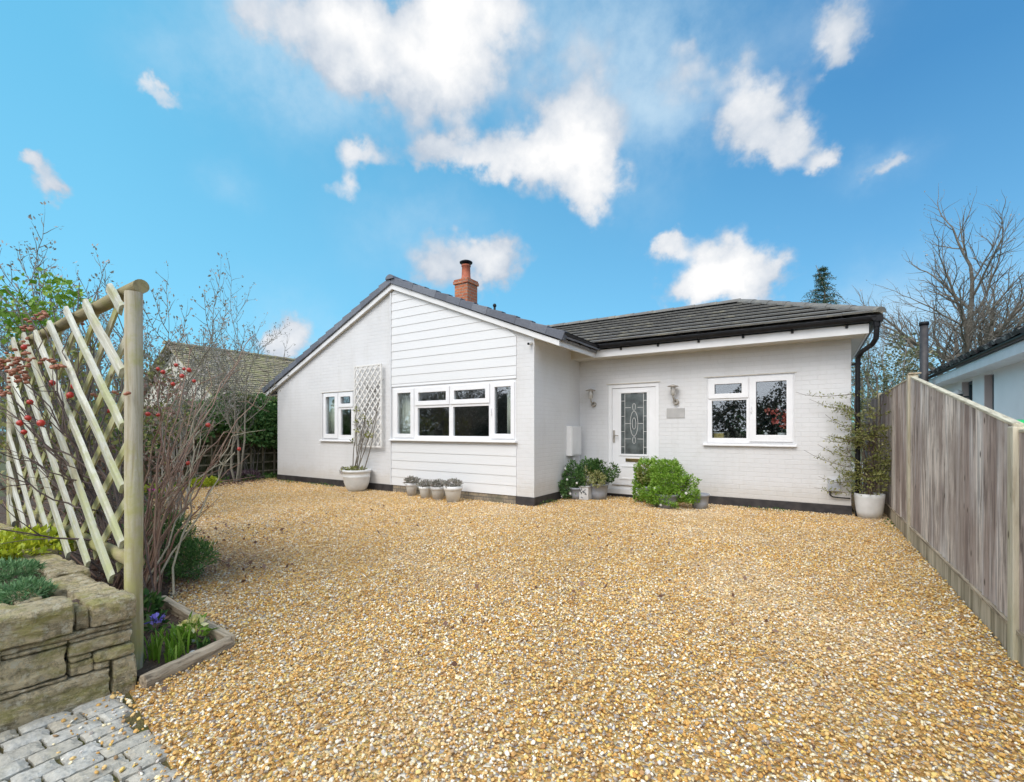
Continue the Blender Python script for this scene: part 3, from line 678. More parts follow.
# plinth: black painted, with bare brick under the cladding
p=MB(); p.box(LX-.008,-7.42,GY-.010,GY+.12,-.05,ZB); p.box(-4.35,SX+.008,GY-.010,GY+.12,-.05,ZB); p.box(SX-.12,SX+.008,GY+.12,WY-.01,-.05,ZB)
p.box(SX+.008,RX+.008,WY-.010,WY+.12,-.05,ZB-.004); p.box(RX-.12,RX+.008,WY+.12,12.3,-.05,ZB); p.box(LX-.008,LX+.12,GY+.12,13.3,-.05,ZB); p.build_each('plinth',M['blackpaint'],H_)
p=MB(); p.box(-7.42,-4.35,GY-.004,GY+.12,-.05,ZB); p.build('brick_base',M['brick_buff'],H_)
# horizontal board cladding, bottoms stepped out
def cladding():
    mb=MB(); x0,x1=-7.45,-4.335; gaug=.174
    def board(z0,z1):
        zm=z1+.01
        # clip the right end by the sloping barge
        r0=x1 if zr(x1)>z0 else AX+(AZ-z0)/mr_; r1=x1 if zr(x1)>z1 else AX+(AZ-z1)/mr_
        l0=x0;l1=x0
        if zl(x0)<z1: l1=AX-(AZ-z1)/ml
        if r1<=l1: r1=l1=(AX)
        a=.021;b=.012; Y=GY
        vs=[(l0,Y-a,z0),(r0,Y-a,z0),(r1,Y-b,z1),(l1,Y-b,z1),(l0,Y,z0),(r0,Y,z0),(r1,Y,z1),(l1,Y,z1)]
        mb.add(vs,[(0,1,2,3),(0,4,5,1),(1,5,6,2),(3,7,4,0),(2,6,7,3)])
    z=ZB+.005
    while z<1.0: board(z,min(z+gaug,1.04)); z+=gaug
    z=2.215
    while z<4.22: board(z,min(z+(.055 if z<2.22 else .172),4.255)); z+=(.055 if z<2.22 else .172)
    # trim strips at both edges
    mb.box(x0-.022,x0,GY-.042,GY,ZB+.005,4.2); 
    return mb.build('cladding',M['board_white'],H_)
cladding()
# bargeboards and fascias
BY=6.82
b=MB(); bw=.165
EL=-12.14; ER=-3.46
b.prism([(EL,zl(EL)),(AX,AZ),(ER,zr(ER)),(ER,zr(ER)+bw-.02),(AX,AZ+bw),(EL,zl(EL)+bw-.02)],'y',BY,BY+.022)
b.build('bargeboard',M['trimwhite'],H_,bevel=.003)
b=MB(); t=.018   # dark undercloak line / soffit of the verge
b.prism([(EL+.02,zl(EL)+.012),(AX,AZ+.012),(ER-.02,zr(ER)+.012),(ER-.02,zr(ER)+.03),(AX,AZ+.03),(EL+.02,zl(EL)+.03)],'y',BY+.022,GY)
b.build('verge_soffit',M['soffit'],H_)
f=MB(); f.box(ER-.022,ER,BY+.023,8.34,ES-.01,2.83); f.box(ER,.71,8.34,8.362,ES-.01,2.83); f.box(.688,.71,8.362,12.2,ES-.01,2.83)
f.box(EL,EL+.022,BY+.023,13.3,zl(EL)+.005,zl(EL)+.14); f.build_each('fascia',M['trimwhite'],H_,bevel=.003)
f=MB(); f.prism([(SX,2.875),(ER-.022,2.70),(ER-.022,2.712),(SX,2.887)],'y',BY+.025,8.361); f.box(SX,.688,8.362,WY,ES+.004,ES+.016); f.box(RX,.688,WY,12.2,ES+.002,ES+.014); f.box(EL+.022,LX,GY,13.3,zl(EL)+.02,zl(EL)+.032); f.build_each('soffit',M['soffit'],H_)
f=MB(); f.prism([(SX,2.70),(ER-.025,2.70),(ER-.025,2.712),(SX,2.887)],'y',8.3625,8.385); f.build('soffit_end',M['soffit'],H_)
# main roof : two slopes, tiles
rf=empty('roof',(0,0,0)); rf.parent=H_; rf.location=(3.98,-8.77,0)
sl=MB(); zt=AZ+bw
def slope_plane(mb,pts,th=.05): 
    vs=[Vector(p) for p in pts]; n=(vs[1]-vs[0]).cross(vs[2]-vs[0]).normalized(); 
    if n.z<0:n=-n
    lo=[v-n*th for v in vs]; k=len(vs); mb.add(vs+lo,[tuple(range(k)),tuple(range(2*k-1,k-1,-1))]+[(i,k+i,k+(i+1)%k,(i+1)%k) for i in range(k)])
slope_plane(sl,[(EL-.04,BY,zl(EL-.04)+bw-.02),(AX,BY,zt),(AX,13.4,zt),(EL-.04,13.4,zl(EL-.04)+bw-.02)])
slope_plane(sl,[(ER+.04,BY,zr(ER+.04)+bw-.02),(AX,BY,zt),(AX,13.4,zt),(ER+.04,13.4,zr(ER+.04)+bw-.02)])
sl.build('roof_deck',M['lead'],rf)
tl=MB(); aL=math.atan(ml); aR=math.atan(mr_)
LL=(AX-(EL-.06))/math.cos(aL); LR=((ER+.06)-AX)/math.cos(aR)
tiles(tl,(EL-.06,13.4,zl(EL-.06)+bw-.01),(0,-1,0),(math.cos(aL),0,math.sin(aL)),(-math.sin(aL),0,math.cos(aL)),6.5,round(LL/.33),LL/round(LL/.33),.33,.03)
tiles(tl,(ER+.06,6.9,zr(ER+.06)+bw-.01),(0,1,0),(-math.cos(aR),0,math.sin(aR)),(math.sin(aR),0,math.cos(aR)),6.5,round(LR/.33),LR/round(LR/.33),.33,.03)
tl.build('roof_tile',M['tile_main'],rf)
# verge caps stepping up both slopes
vg=MB(); g_=random.Random(2)
for sgn,L_,a_,ox,oz in((1,LL,aL,EL-.06,zl(EL-.06)+bw-.02),(-1,LR,aR,ER+.06,zr(ER+.06)+bw-.02)):
    n_=round(L_/.33); gg=L_/n_
    U=Vector((sgn*math.cos(a_),0,math.sin(a_))); Nn=Vector((-sgn*math.sin(a_),0,math.cos(a_)))
    for i in range(n_):
        s0,s1=i*gg-.015,(i+1)*gg+.006; O=Vector((ox,0,oz)); h0=.118+g_.uniform(-.003,.003);h1=.088;d0=-.030
        q=[O+U*s0+Nn*d0,O+U*s1+Nn*(d0),O+U*s1+Nn*h1,O+U*s0+Nn*h0]
        y0,y1=BY-.035-.006*(i%2),BY+.10
        vg.add([(v.x,y0,v.z) for v in q]+[(v.x,y1,v.z) for v in q],[(0,1,2,3),(7,6,5,4),(0,4,5,1),(1,5,6,2),(2,6,7,3),(3,7,4,0)])
vg.build('verge_cap',M['tile_main'],rf,bevel=.008)
rg=MB(); halfcaps(rg,(AX,BY-.05,zt+.05),(AX,13.4,zt+.05),.10,.42,.02); rg.build('ridge_tile',M['tile_main'],rf,bevel=.004)
# small ridge vent knob seen above the right verge
k=MB(); k.ball((-4.84,6.95,zr(-4.84)+bw+.17),.035,8,6,(1,1,1.1)); k.tube([(-4.84,6.95,zr(-4.84)+bw+.02),(-4.84,6.95,zr(-4.84)+bw+.16)],.02); k.build('roof_vent',M['blackplastic'],rf,True)
# wing roof
wO=Vector((-7.2,8.22,2.93)); tanp=.445; ap=math.atan(tanp); cu=math.cos(ap); EX=.82
dk=MB(); rz=lambda y:2.93+tanp*(y-8.22); RYd=10.22; HX=EX-(RYd-8.22)
slope_plane(dk,[(-7.2,8.24,rz(8.24)-.02),(EX-.02,8.24,rz(8.24)-.02),(HX,RYd,rz(RYd)-.02),(-7.2,RYd,rz(RYd)-.02)])
slope_plane(dk,[(EX-.02,8.24,rz(8.24)-.02),(HX,RYd,rz(RYd)-.02),(EX-.02,12.2,rz(8.24)-.02)])
slope_plane(dk,[(-7.2,12.2,rz(8.24)-.02),(EX-.02,12.2,rz(8.24)-.02),(HX,RYd,rz(RYd)-.02),(-7.2,RYd,rz(RYd)-.02)])
dk.build('roof_deck',M['lead'],rf)
SL=(RYd-8.22)/cu; nr=8; lenA=EX+7.2
wt=MB(); tiles(wt,wO,(1,0,0),(0,cu,math.sin(ap)),(0,-math.sin(ap),cu),lenA,nr,SL/nr,.33,.052,None,lambda s:lenA-max(0,s)*cu,4,.002,lip=.028)
tiles(wt,(EX,8.22,2.93),(0,1,0),(-cu,0,math.sin(ap)),(math.sin(ap),0,cu),4.0,nr,SL/nr,.33,.03,lambda s:max(0,s)*cu,lambda s:4.0-max(0,s)*cu,5)
tiles(wt,(EX,12.22,2.93),(-1,0,0),(0,-cu,math.sin(ap)),(0,math.sin(ap),cu),lenA,nr,SL/nr,.33,.03,lambda s:max(0,s)*cu,None,6)
wt.build('roof_tile',M['tile_wing'],rf)
rg=MB(); halfcaps(rg,(EX+.0,8.24,2.985),(HX,RYd,rz(RYd)+.055),.085,.40,.03,seed=3,step=.012); halfcaps(rg,(HX,RYd,rz(RYd)+.055),(-7.2,RYd,rz(RYd)+.055),.085,.42,.03,seed=3,step=.012)
halfcaps(rg,(EX,12.2,2.985),(HX,RYd,rz(RYd)+.055),.085,.40,.03); rg.build('ridge_tile',M['tile_wing'],rf)
# gutters
def gutter(mb,p0,p1,r=.058,n=8):
    p0,p1=Vector(p0),Vector(p1); d=(p1-p0).normalized(); sd_=d.cross(Vector((0,0,1))); vs=[]
    for p in(p0,p1):
        for rr in(r,r-.006):
            for j in range(n+1):
                a=math.pi*j/n; vs.append(p+sd_*math.cos(a)*rr-Vector((0,0,1))*math.sin(a)*rr*1.1)
    m=n+1; fs=[]
    for j in range(n): fs+=[(j,j+1,2*m+j+1,2*m+j),(m+j+1,m+j,3*m+j,3*m+j+1)]
    fs+=[(0,m,3*m,2*m),(m-1,3*m-1,4*m-1,2*m-1)]; fs+=[tuple(range(m)),tuple(range(3*m-1,2*m-1,-1))]
    mb.add(vs,fs)
gt=MB(); gutter(gt,(ER+.06,BY,2.905),(ER+.06,8.22,2.905)); gutter(gt,(ER,8.275,2.905),(EX+.03,8.275,2.905)); gutter(gt,(EX-.04,8.22,2.903),(EX-.04,12.2,2.903)); gutter(gt,(EL-.06,6.86,zl(EL)+.14),(EL-.06,13.3,zl(EL)+.14))
gt.box(EX-.04,EX+.04,8.21,8.33,2.83,2.915)
gt.build_each('gutter',M['blackplastic'],H_)
br=MB()
for i in range(6): 
    x=-2.95+i*.68; br.box(x-.018,x+.018,8.315,8.345,2.79,2.90)
for y in(7.1,7.55,8.0): br.box(ER-.002,ER+.05,y-.018,y+.018,2.80,2.87)
br.build_each('gutter_bracket',M['blackplastic'],H_,bevel=.004)
dp=MB(); dp.tube([(.79,8.275,2.86),(.79,8.275,2.72),(.785,8.29,2.60),(.75,8.36,2.53),(.65,8.60,2.47),(.61,8.69,2.40),(.605,8.705,2.28),(.605,8.705,0)],.034,12)
for z in(2.3,1.3,.35): dp.tube([(.605,8.705,z-.02),(.605,8.705,z+.02)],.043,12); dp.box(.53,.62,8.70,8.78,z-.015,z+.015)
dp.tube([(.79,8.275,2.86),(.79,8.275,2.76)],.045,12)
dp.build('downpipe',M['blackplastic'],H_,smooth=False)
# chimney
ch=MB(); cx0,cx1,cy0,cy1=-7.57,-7.16,9.10,9.51; ch.box(cx0,cx1,cy0,cy1,4.2,4.98); ch.box(cx0-.03,cx1+.03,cy0-.03,cy1+.03,4.98,5.055); ch.box(cx0-.015,cx1+.015,cy0-.015,cy1+.015,5.055,5.10)
c=ch.build('chimney',M['brick_red'],rf,bevel=.004)
cp=MB(); ccx,ccy=(cx0+cx1)/2,(cy0+cy1)/2; cp.lathe([(.13,5.10),(.13,5.16),(.115,5.17),(.105,5.45),(.12,5.46),(.12,5.50),(.09,5.50)],(ccx,ccy,0),20); cp.build('chimney_pot',M['terracotta'],c,True)
cw=MB(); cw.lathe([(.02,5.49),(.055,5.49),(.055,5.54),(.16,5.545),(.165,5.575),(.12,5.60),(0.001,5.615)],(ccx,ccy,0),20); cw.build('cowl',M['blackplastic'],c,True)
# interior shells
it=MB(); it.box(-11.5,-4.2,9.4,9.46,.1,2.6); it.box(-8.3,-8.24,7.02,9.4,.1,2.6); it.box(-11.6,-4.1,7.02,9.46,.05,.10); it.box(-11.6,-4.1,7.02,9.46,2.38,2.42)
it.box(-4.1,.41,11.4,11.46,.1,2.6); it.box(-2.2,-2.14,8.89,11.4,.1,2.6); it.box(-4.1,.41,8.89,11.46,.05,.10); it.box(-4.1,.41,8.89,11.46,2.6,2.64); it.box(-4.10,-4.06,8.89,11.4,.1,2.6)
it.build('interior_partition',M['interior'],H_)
# windows
def window(rect,panes,y,sill=True,rais=(),mat='upvc'):
    x0,x1,z0,z1=rect
    f=holed('window',[(x0,z0),(x1,z0),(x1,z1),(x0,z1)],panes,'y',y+.018,y+.075,M[mat],H_,bevel=.004)
    for (a,b,c_,d_,pane) in rais:   # opening casements stand proud
        ha,hb,hc,hd=pane; holed('casement',[(a,c_),(b,c_),(b,d_),(a,d_)],[(ha+.012,hb-.012,hc+.012,hd-.012)],'y',y-.002,y+.0175,M[mat],f,bevel=.005)
    for p_ in panes:
        m=MB(); m.box(p_[0]-.004,p_[1]+.004,y+.045,y+.052,p_[2]-.004,p_[3]+.004); m.build('pane',M['glass'],f)
    if sill:
        m=MB(); m.prism([(y-.055,z0-.038),(y+.10,z0-.038),(y+.10,z0),(y-.002,z0),(y-.055,z0-.012)],'x',x0-.06,x1+.03); m.build('sill',M[mat],f,bevel=.003)
    return f
window(winS,[(-9.72,-9.36,1.20,2.10),(-9.17,-8.80,1.90,2.085),(-9.17,-8.80,1.19,1.78)],GY,True,[(-9.80,-9.26,1.11,2.17,(-9.72,-9.36,1.20,2.10)),(-9.245,-8.72,1.83,2.17,(-9.17,-8.80,1.90,2.085))])
window(winM,[(-7.275,-6.875,1.215,2.085),(-6.68,-5.925,1.875,2.07),(-5.745,-4.985,1.875,2.07),(-6.70,-5.87,1.19,1.75),(-5.77,-4.925,1.19,1.75),(-4.80,-4.43,1.225,2.09)],GY-.03,True,
 [(-7.38,-6.79,1.15,2.16,(-7.275,-6.875,1.215,2.085)),(-6.765,-5.855,1.80,2.16,(-6.68,-5.925,1.875,2.07)),(-5.83,-4.90,1.80,2.16,(-5.745,-4.985,1.875,2.07)),(-4.875,-4.365,1.15,2.16,(-4.80,-4.43,1.225,2.09))])
window(winW,[(-1.42,-.97,1.925,2.115),(-1.455,-.91,1.165,1.82),(-.775,-.31,1.21,2.125)],WY,True,[(-1.51,-.88,1.855,2.20,(-1.42,-.97,1.925,2.115)),(-.86,-.23,1.11,2.205,(-.775,-.31,1.21,2.125))])
h=MB(); h.box(-4.86,-4.845,GY-.06,GY-.03,1.58,1.70); h.box(-.845,-.83,WY-.03,WY-.001,1.60,1.70); h.build_each('window_handle',M['upvc'],H_)
l=MB(); l.box(winW[0]-.05,winW[1]+.03,WY-.012,WY,winW[3]+.002,winW[3]+.016); l.box(winS[0]-.03,winS[1]+.03,GY-.012,GY,winS[3]+.002,winS[3]+.014); l.box(door[0]-.03,door[1]+.03,WY-.012,WY,door[3]+.002,door[3]+.016); l.build_each('lintel_bead',M['soffit'],H_)
# door
dx0,dx1=door[0],door[1]
fr=holed('door_frame',[(dx0,.155),(dx1,.155),(dx1,2.20),(dx0,2.20)],[(dx0+.075,dx1-.065,.245,2.125)],'y',WY+.012,WY+.07,M['upvc'],H_,bevel=.005)
m=MB(); m.box(dx0-.004,dx1+.004,WY-.035,WY+.07,.062,.153); m.build('threshold',M['upvc'],fr,bevel=.004)
m=MB(); m.box(dx0+.08,dx1-.07,WY-.002,WY+.010,.215,.238); m.build('weather_bar',M['steel'],fr,bevel=.003)
gl=(-3.115,-2.60,.835,2.025); lf=holed('front_door',[(dx0+.078,.25),(dx1-.068,.25),(dx1-.068,2.12),(dx0+.078,2.12)],[gl],'y',WY+.028,WY+.068,M['upvc'],H_,bevel=.004)
holed('glazing_bead',[(gl[0]-.035,gl[2]-.035),(gl[1]+.035,gl[2]-.035),(gl[1]+.035,gl[3]+.035),(gl[0]-.035,gl[3]+.035)],[(gl[0]+.006,gl[1]-.006,gl[2]+.006,gl[3]-.006)],'y',WY+.014,WY+.0275,M['upvc'],lf,bevel=.006)
m=MB(); m.box(gl[0]-.002,gl[1]+.002,WY+.042,WY+.048,gl[2]-.002,gl[3]+.002); m.build('glass_panel',M['doorglass'],lf)
ld=MB(); yy=WY+.038
for x in(gl[0]+.075,gl[1]-.075): ld.box(x-.004,x+.004,yy,yy+.004,gl[2],gl[3])
gh=gl[3]-gl[2]
for fz in(.12,.37,.62,.87):
    z=gl[2]+gh*fz; ld.box(gl[0],gl[0]+.071,yy,yy+.004,z-.004,z+.004); ld.box(gl[1]-.071,gl[1],yy,yy+.004,z-.004,z+.004)
for fz in(.25,.50,.76,.985): 
    z=gl[2]+gh*fz; ld.box(gl[0]+.079,-2.92,yy,yy+.004,z-.004,z+.004); ld.box(-2.79,gl[1]-.079,yy,yy+.004,z-.004,z+.004)
cxg=(gl[0]+gl[1])/2; czg=gl[2]+gh*.5
for a_,b_ in((.075,.24),(.035,.11)):
    ld.tube([(cxg+a_*math.sin(i*math.pi/12),yy+.001,czg+b_*math.cos(i*math.pi/12)) for i in range(25)],.005,5)
for zc in(czg+.32,czg-.32): ld.tube([(cxg+.03*math.sin(i*math.pi/4),yy+.001,zc+.07*math.cos(i*math.pi/4)) for i in range(9)],.005,5)
ld.build('leading',M['pot_worn'],lf)
m=MB()
for sx in(-1,1):
    for zc in(czg+.0,): m.prism([(cxg+sx*.012,zc-.10),(cxg+sx*.06,zc),(cxg+sx*.012,zc+.10)],'y',yy+.0045,yy+.006)
m.build('bevelled_glass',M['blackplastic'],lf)
m=MB(); m.box(-3.02,-2.715,WY+.015,WY+.026,.69,.755); m.build('letterbox',M['brass'],lf,bevel=.004)
m=MB(); m.box(-3.275,-3.235,WY+.012,WY+.027,1.06,1.30); m.tube([(-3.255,WY+.02,1.20),(-3.255,WY-.03,1.20),(-3.15,WY-.035,1.195)],.010,8); m.build('handle',M['steel'],lf,bevel=.004)
m=holed('moulded_panel',[(-3.14,.34),(-2.58,.34),(-2.58,.62),(-3.14,.62)],[(-3.10,-2.62,.375,.585)],'y',WY+.018,WY+.0275,M['upvc'],lf,bevel=.005)
# curtains hang inside
def curtain(x0,x1,y,label,z0=1.10,z1=2.2,seed=1):
    V=[];F=[];n=60
    for i in range(n+1):
        t=i/n; x=x0+(x1-x0)*t; dy=.011*math.sin(i*.42+seed)+.004*math.sin(i*.17)
        for z in(z0,z1): V.append((x,y+dy,z))
    for i in range(n): F.append((2*i,2*i+2,2*i+3,2*i+1))
    m=MB(); m.add(V,F); o=m.build('curtain',M['curtain'],None,True); s=o.modifiers.new('t','SOLIDIFY'); s.thickness=.004
    return tag(o,label,'curtain','cream curtains')
curtain(-9.96,-9.52,7.06,'cream curtain behind the left pane of the small window')
curtain(-7.50,-7.0,7.06,'cream curtain gathered at the left end of the wide window',seed=2)
curtain(-4.64,-4.36,7.06,'thin cream curtain edge at the right end of the wide window',seed=3)
# ------------------------------------------------------------------ things fixed to the house walls
def wall_light(x,label):
    e=empty('wall_light',(x,WY,1.82),label,'wall light','steel wall lights')
    m=MB(); m.tube([(x,WY-.005,1.82),(x,WY-.055,1.82)],.052,16); m.build('mounting_cup',M['steel'],e,bevel=.006)
    m=MB(); m.tube([(x,WY-.05,1.83),(x-.015,WY-.11,1.86),(x-.025,WY-.125,1.91),(x-.028,WY-.125,1.94)],.016,10); m.build('arm',M['steel'],e,True)
    m=MB(); X=x-.028; m.lathe([(.001,1.93),(.036,1.935),(.04,2.03),(.04,2.06),(.036,2.09)],(X,WY-.125,0),16); m.build('glass',M['clearglass'],e,True)
    m=MB(); m.lathe([(.04,2.085),(.098,2.088),(.094,2.10),(.02,2.125),(.001,2.13)],(X,WY-.125,0),20); m.build('cap',M['steel'],e,True)
    for a in range(3):
        m=MB(); a_=a*2.1; m.tube([(X+.043*math.cos(a_),WY-.125+.043*math.sin(a_),1.94),(X+.043*math.cos(a_),WY-.125+.043*math.sin(a_),2.09)],.0035,5); m.build('cage_bar',M['steel'],e)
wall_light(-3.66,'steel lantern with flat cap, between the inner corner and the front door')
wall_light(-2.06,'steel lantern with flat cap, right of the door above the grey name plate')
m=MB(); m.box(-2.23,-1.91,WY-.012,WY-.001,1.525,1.705); tag(m.build('name_plate',M['plaque'],bevel=.004),'blank pale grey name plate under the steel lantern','sign')
e=empty('meter_box',(SX,8.37,.80),'white meter box on the side wall beside the front door','meter box')
m=MB(); m.box(SX+.002,SX+.12,8.13,8.60,.80,1.38); m.build('box_body',M['whiteplastic'],e,bevel=.012)
m=MB(); m.box(SX+.121,SX+.132,8.16,8.57,.83,1.35); m.build('door',M['whiteplastic'],e,bevel=.006)
m=MB(); m.tube([(SX+.05,8.37,.80),(SX+.05,8.37,.0)],.028,10); m.build('pipe',M['whiteplastic'],e,True)
e=empty('junction_box',(.315,WY,.36),'small pale grey utility box low on the wall by the corner plant','utility box')
m=MB(); m.box(.235,.395,WY-.07,WY-.001,.36,.53); m.build('box_body',M['greyplastic'],e,bevel=.01)
m=MB(); m.tube([(.26,WY-.035,.36),(.262,WY-.035,.30),(.29,WY-.035,.27),(.40,WY-.035,.262),(.52,WY-.035,.262)],.010,7); m.build('cable',M['blackplastic'],e,True)
e=empty('security_camera',(-4.03,BY+.03,2.80),'small white security camera under the bargeboard at the wall corner','camera')
m=MB(); m.tube([(-4.03,6.895,2.80),(-4.03,6.80,2.78)],.028,12); m.build('body',M['whiteplastic'],e,bevel=.004)
m=MB(); m.ball((-4.03,6.79,2.772),.022,10,8); m.build('lens',M['blackplastic'],e,True)
# wall trellis
e=empty('wall_trellis',(-8.1,6.86,.93),'white painted wooden diamond lattice fixed upright between the two gable windows','trellis')
tx0,tx1,tz0,tz1=-8.55,-7.66,.93,2.72
m=MB()
for a in(tx0,tx1-.03): m.box(a,a+.03,6.79,6.82,tz0,tz1)
for a in(tz0,tz1-.03): m.box(tx0+.03,tx1-.03,6.792,6.818,a,a+.03)
m.build('frame',M['whitewood'],e,bevel=.003)
def lattice(mb,sg,y0,y1,sp=.165,w=.030):
    W=tx1-tx0; Hh=tz1-tz0; k=1.15 # slope
    c=-W*k-Hh
    lst=[]
    c=-W*k
    while c<Hh:
        # z = c + k*x (from tz0), clip to box
        x0=max(0,-c/k); x1=min(W,(Hh-c)/k)
        if x1-x0>.03: lst.append((x0,c+k*x0,x1,c+k*x1))
        c+=sp*1.15*1.0
    for x0,z0,x1,z1 in lst:
        if sg<0: x0,x1=W-x0,W-x1
        p=Vector((tx0+x0,0,tz0+z0)); q=Vector((tx0+x1,0,tz0+z1)); dv=(q-p).normalized(); nn=Vector((-dv.z,0,dv.x))*w/2
        v=[p+nn,q+nn,q-nn,p-nn]; mb.add([(a.x,y0,a.z) for a in v]+[(a.x,y1,a.z) for a in v],[(0,1,2,3),(7,6,5,4),(0,4,5,1),(1,5,6,2),(2,6,7,3),(3,7,4,0)])
m=MB(); lattice(m,1,6.794,6.804); lattice(m,-1,6.806,6.816); m.build('lattice',M['whitewood'],e)
# ------------------------------------------------------------------ pots against the house
def pot_mesh(mb,c,rt,rb,h,rim=.02,wall=.015):
    mb.lathe([(.001,.001),(rb,0),(rb+(rt-rb)*.45,h*.4),(rt-.012,h-rim*2),(rt,h-rim*1.8),(rt+.004,h),(rt-wall,h),(rt-wall-.004,h-.05),(.001,h-.05)],c,32)
def soil(c,r,h,parent): 
    m=MB(); m.lathe([(r,h-.03),(r*.5,h-.02),(.001,h-.015)],c,16); return m.build('soil',M['soil'],parent,True)
# big planter with climber
e=empty('planter',(-8.21,6.60,0),'large round off-white planter holding a bare climbing shrub under the white trellis','planter')
m=MB(); m.lathe([(.001,.0),(.17,.0),(.215,.06),(.262,.18),(.278,.30),(.281,.305),(.281,.325),(.278,.33),(.285,.40),(.300,.405),(.305,.455),(.27,.455),(.262,.41),(.001,.41)],(-8.21,6.60,0),40); m.build('pot',M['pot_white'],e,True); soil((-8.21,6.60,0),.27,.44,e)
T=Tubes(); rng=np.random.default_rng(8); tips=[]
for k,(tx,tz) in enumerate(((-8.42,1.75),(-8.2,1.9),(-7.95,1.75),(-7.78,2.0),(-8.05,2.1),(-8.35,1.45),(-8.50,2.3),(-7.70,2.15))):
    p=np.array([-8.22+rng.normal()*.09,6.62,.40]); q=np.array([tx,6.845,tz]); pts=[p+(q-p)*t+np.array([.06*math.sin(3.1*t)*(1 if k%2 else -1)*rng.uniform(.3,1),0,0]) for t in np.linspace(0,1,9)]
    T.add(pts,np.linspace(.013,.005,9),6)
    for j in range(3):
        i=rng.integers(4,9); a=pts[i]; b=a+np.array([rng.normal()*.09,-.01,rng.uniform(-.05,.18)]); T.add([a,(a+b)/2+rng.normal(size=3)*.02,b],[.005,.004,.003],4); tips.append(b)
for k in range(30):
    x=rng.uniform(-8.5,-7.72); z=rng.uniform(1.0,2.3); p=np.array([x,6.85,z]); q=p+np.array([rng.normal()*.22,.02,rng.uniform(.15,.5)]); q[0]=min(max(q[0],-8.54),-7.68); q[2]=min(q[2],2.66); T.add([p,(p+q)/2+rng.normal(size=3)*.02*np.array([1,.3,1]),q],[.007,.006,.004],4)
T.build('stems',M['bark'],e)
leaves('leaves',[(t[0],t[1]-.07,t[2],.04,.02,.04) for t in tips[::3]],90,.06,.035,M['leaf_olive'],e,3)
leaves('ground_leaves',[(-8.26,6.55,.46,.22,.2,.04)],260,.05,.03,M['leaf_olive'],e,4,shell=.3)
leaves('shoot_leaves',[(-8.49,6.45,.43,.05,.06,.06)],60,.05,.03,M['leaf_succ'],e,4,shell=.3)
# four small pots in a row
def small_pot(x,y,rt,h,label,seed):
    e=empty('plant_pot',(x,y,0),label,'plant pot','four small pots below the wide window')
    m=MB(); m.lathe([(.001,.001),(rt*.68,0),(rt*.92,h*.72),(rt*.94,h*.74),(rt*1.02,h*.75),(rt*1.05,h),(rt*.95,h),(rt*.93,h-.03),(.001,h-.03)],(x,y,0),28); m.build('pot',M['pot_worn'] if seed%2 else M['pot_white'],e,True)
    leaves('plant',[(x,y,h+.03,rt*1.05,rt*.95,.06)],420,.055,.022,M['leaf_succ'],e,seed,shell=.5,up=.7)
small_pot(-6.64,6.66,.115,.26,'small pale pot with grey succulent, leftmost of the row of four',11)
small_pot(-6.20,6.58,.12,.23,'small white pot with drooping succulent, second from the left of four in the row',12)
small_pot(-5.87,6.57,.135,.25,'small pale pot with grey succulent, third from the left of four in the row',13)
small_pot(-5.46,6.52,.165,.29,'widest white pot with grey succulent, at the right end of the row of four',14)
# bushes by the door
def bush_pot(name,label,px_,py_,rt,rb,h,mat,ells,N,L,W,lm,seed,flowers=0,fe=None,extra=None,grp=None):
    e=empty(name,(px_,py_,0),label,'potted shrub',grp)
    m=MB(); pot_mesh(m,(px_,py_,0),rt,rb,h); m.build('pot',M[mat],e,True)
    leaves('foliage',ells,N,L,W,M[lm],e,seed,shell=.7,gap=.26,gapf=11)
    T=Tubes(); rg=np.random.default_rng(seed)
    for el in ells:
        for k in range(5):
            b=np.array(el[:3])+rg.normal(size=3)*np.array(el[3:])*.4; T.add([(px_,py_,h-.05),((px_+b[0])/2,(py_+b[1])/2,(h+b[2])/2),b],[.010,.007,.004],5)
    T.build('stems',M['bark'],e)
    if extra: leaves('pale_foliage',extra[0],extra[1],L*.95,W,M[extra[2]],e,seed+5,shell=.8)
    if flowers:
        for k in range(flowers):
            u=rg.normal(size=3); u[1]=-abs(u[1]); u[2]=u[2]*.8; u/=np.linalg.norm(u); el=ells[k%len(ells)]
            c=np.array(el[:3])+u*np.array(el[3:])*1.04; m=MB()
            for q in range(5):
                a=q*1.257; d=np.array([math.cos(a),-.35,math.sin(a)])*.013; m.ball(c+d,.010,6,4,(1,.45,1))
            m.ball(c+np.array([0,-.008,0]),.006,5,4)
            m.build('flower',M['petal_white'],e)
    return e
bush_pot('flowering_shrub','dark leafy shrub with white flowers, in the corner left of the door',-3.74,8.08,.15,.11,.22,'pot_grey',[(-3.76,8.04,.40,.23,.2,.27),(-3.56,8.2,.52,.22,.18,.20),(-3.84,7.9,.22,.17,.14,.20)],7500,.043,.021,'leaf_dark',21,9)
bush_pot('variegated_shrub','cream and green variegated shrub in a grey pot, left of the door',-3.36,8.27,.185,.135,.30,'pot_grey',[(-3.28,8.30,.52,.24,.2,.20),(-3.40,8.28,.55,.2,.18,.18)],3800,.043,.022,'leaf_box',22,0,None,([(-3.52,8.12,.44,.14,.10,.15),(-3.30,8.06,.40,.15,.10,.13)],1000,'leaf_var'))
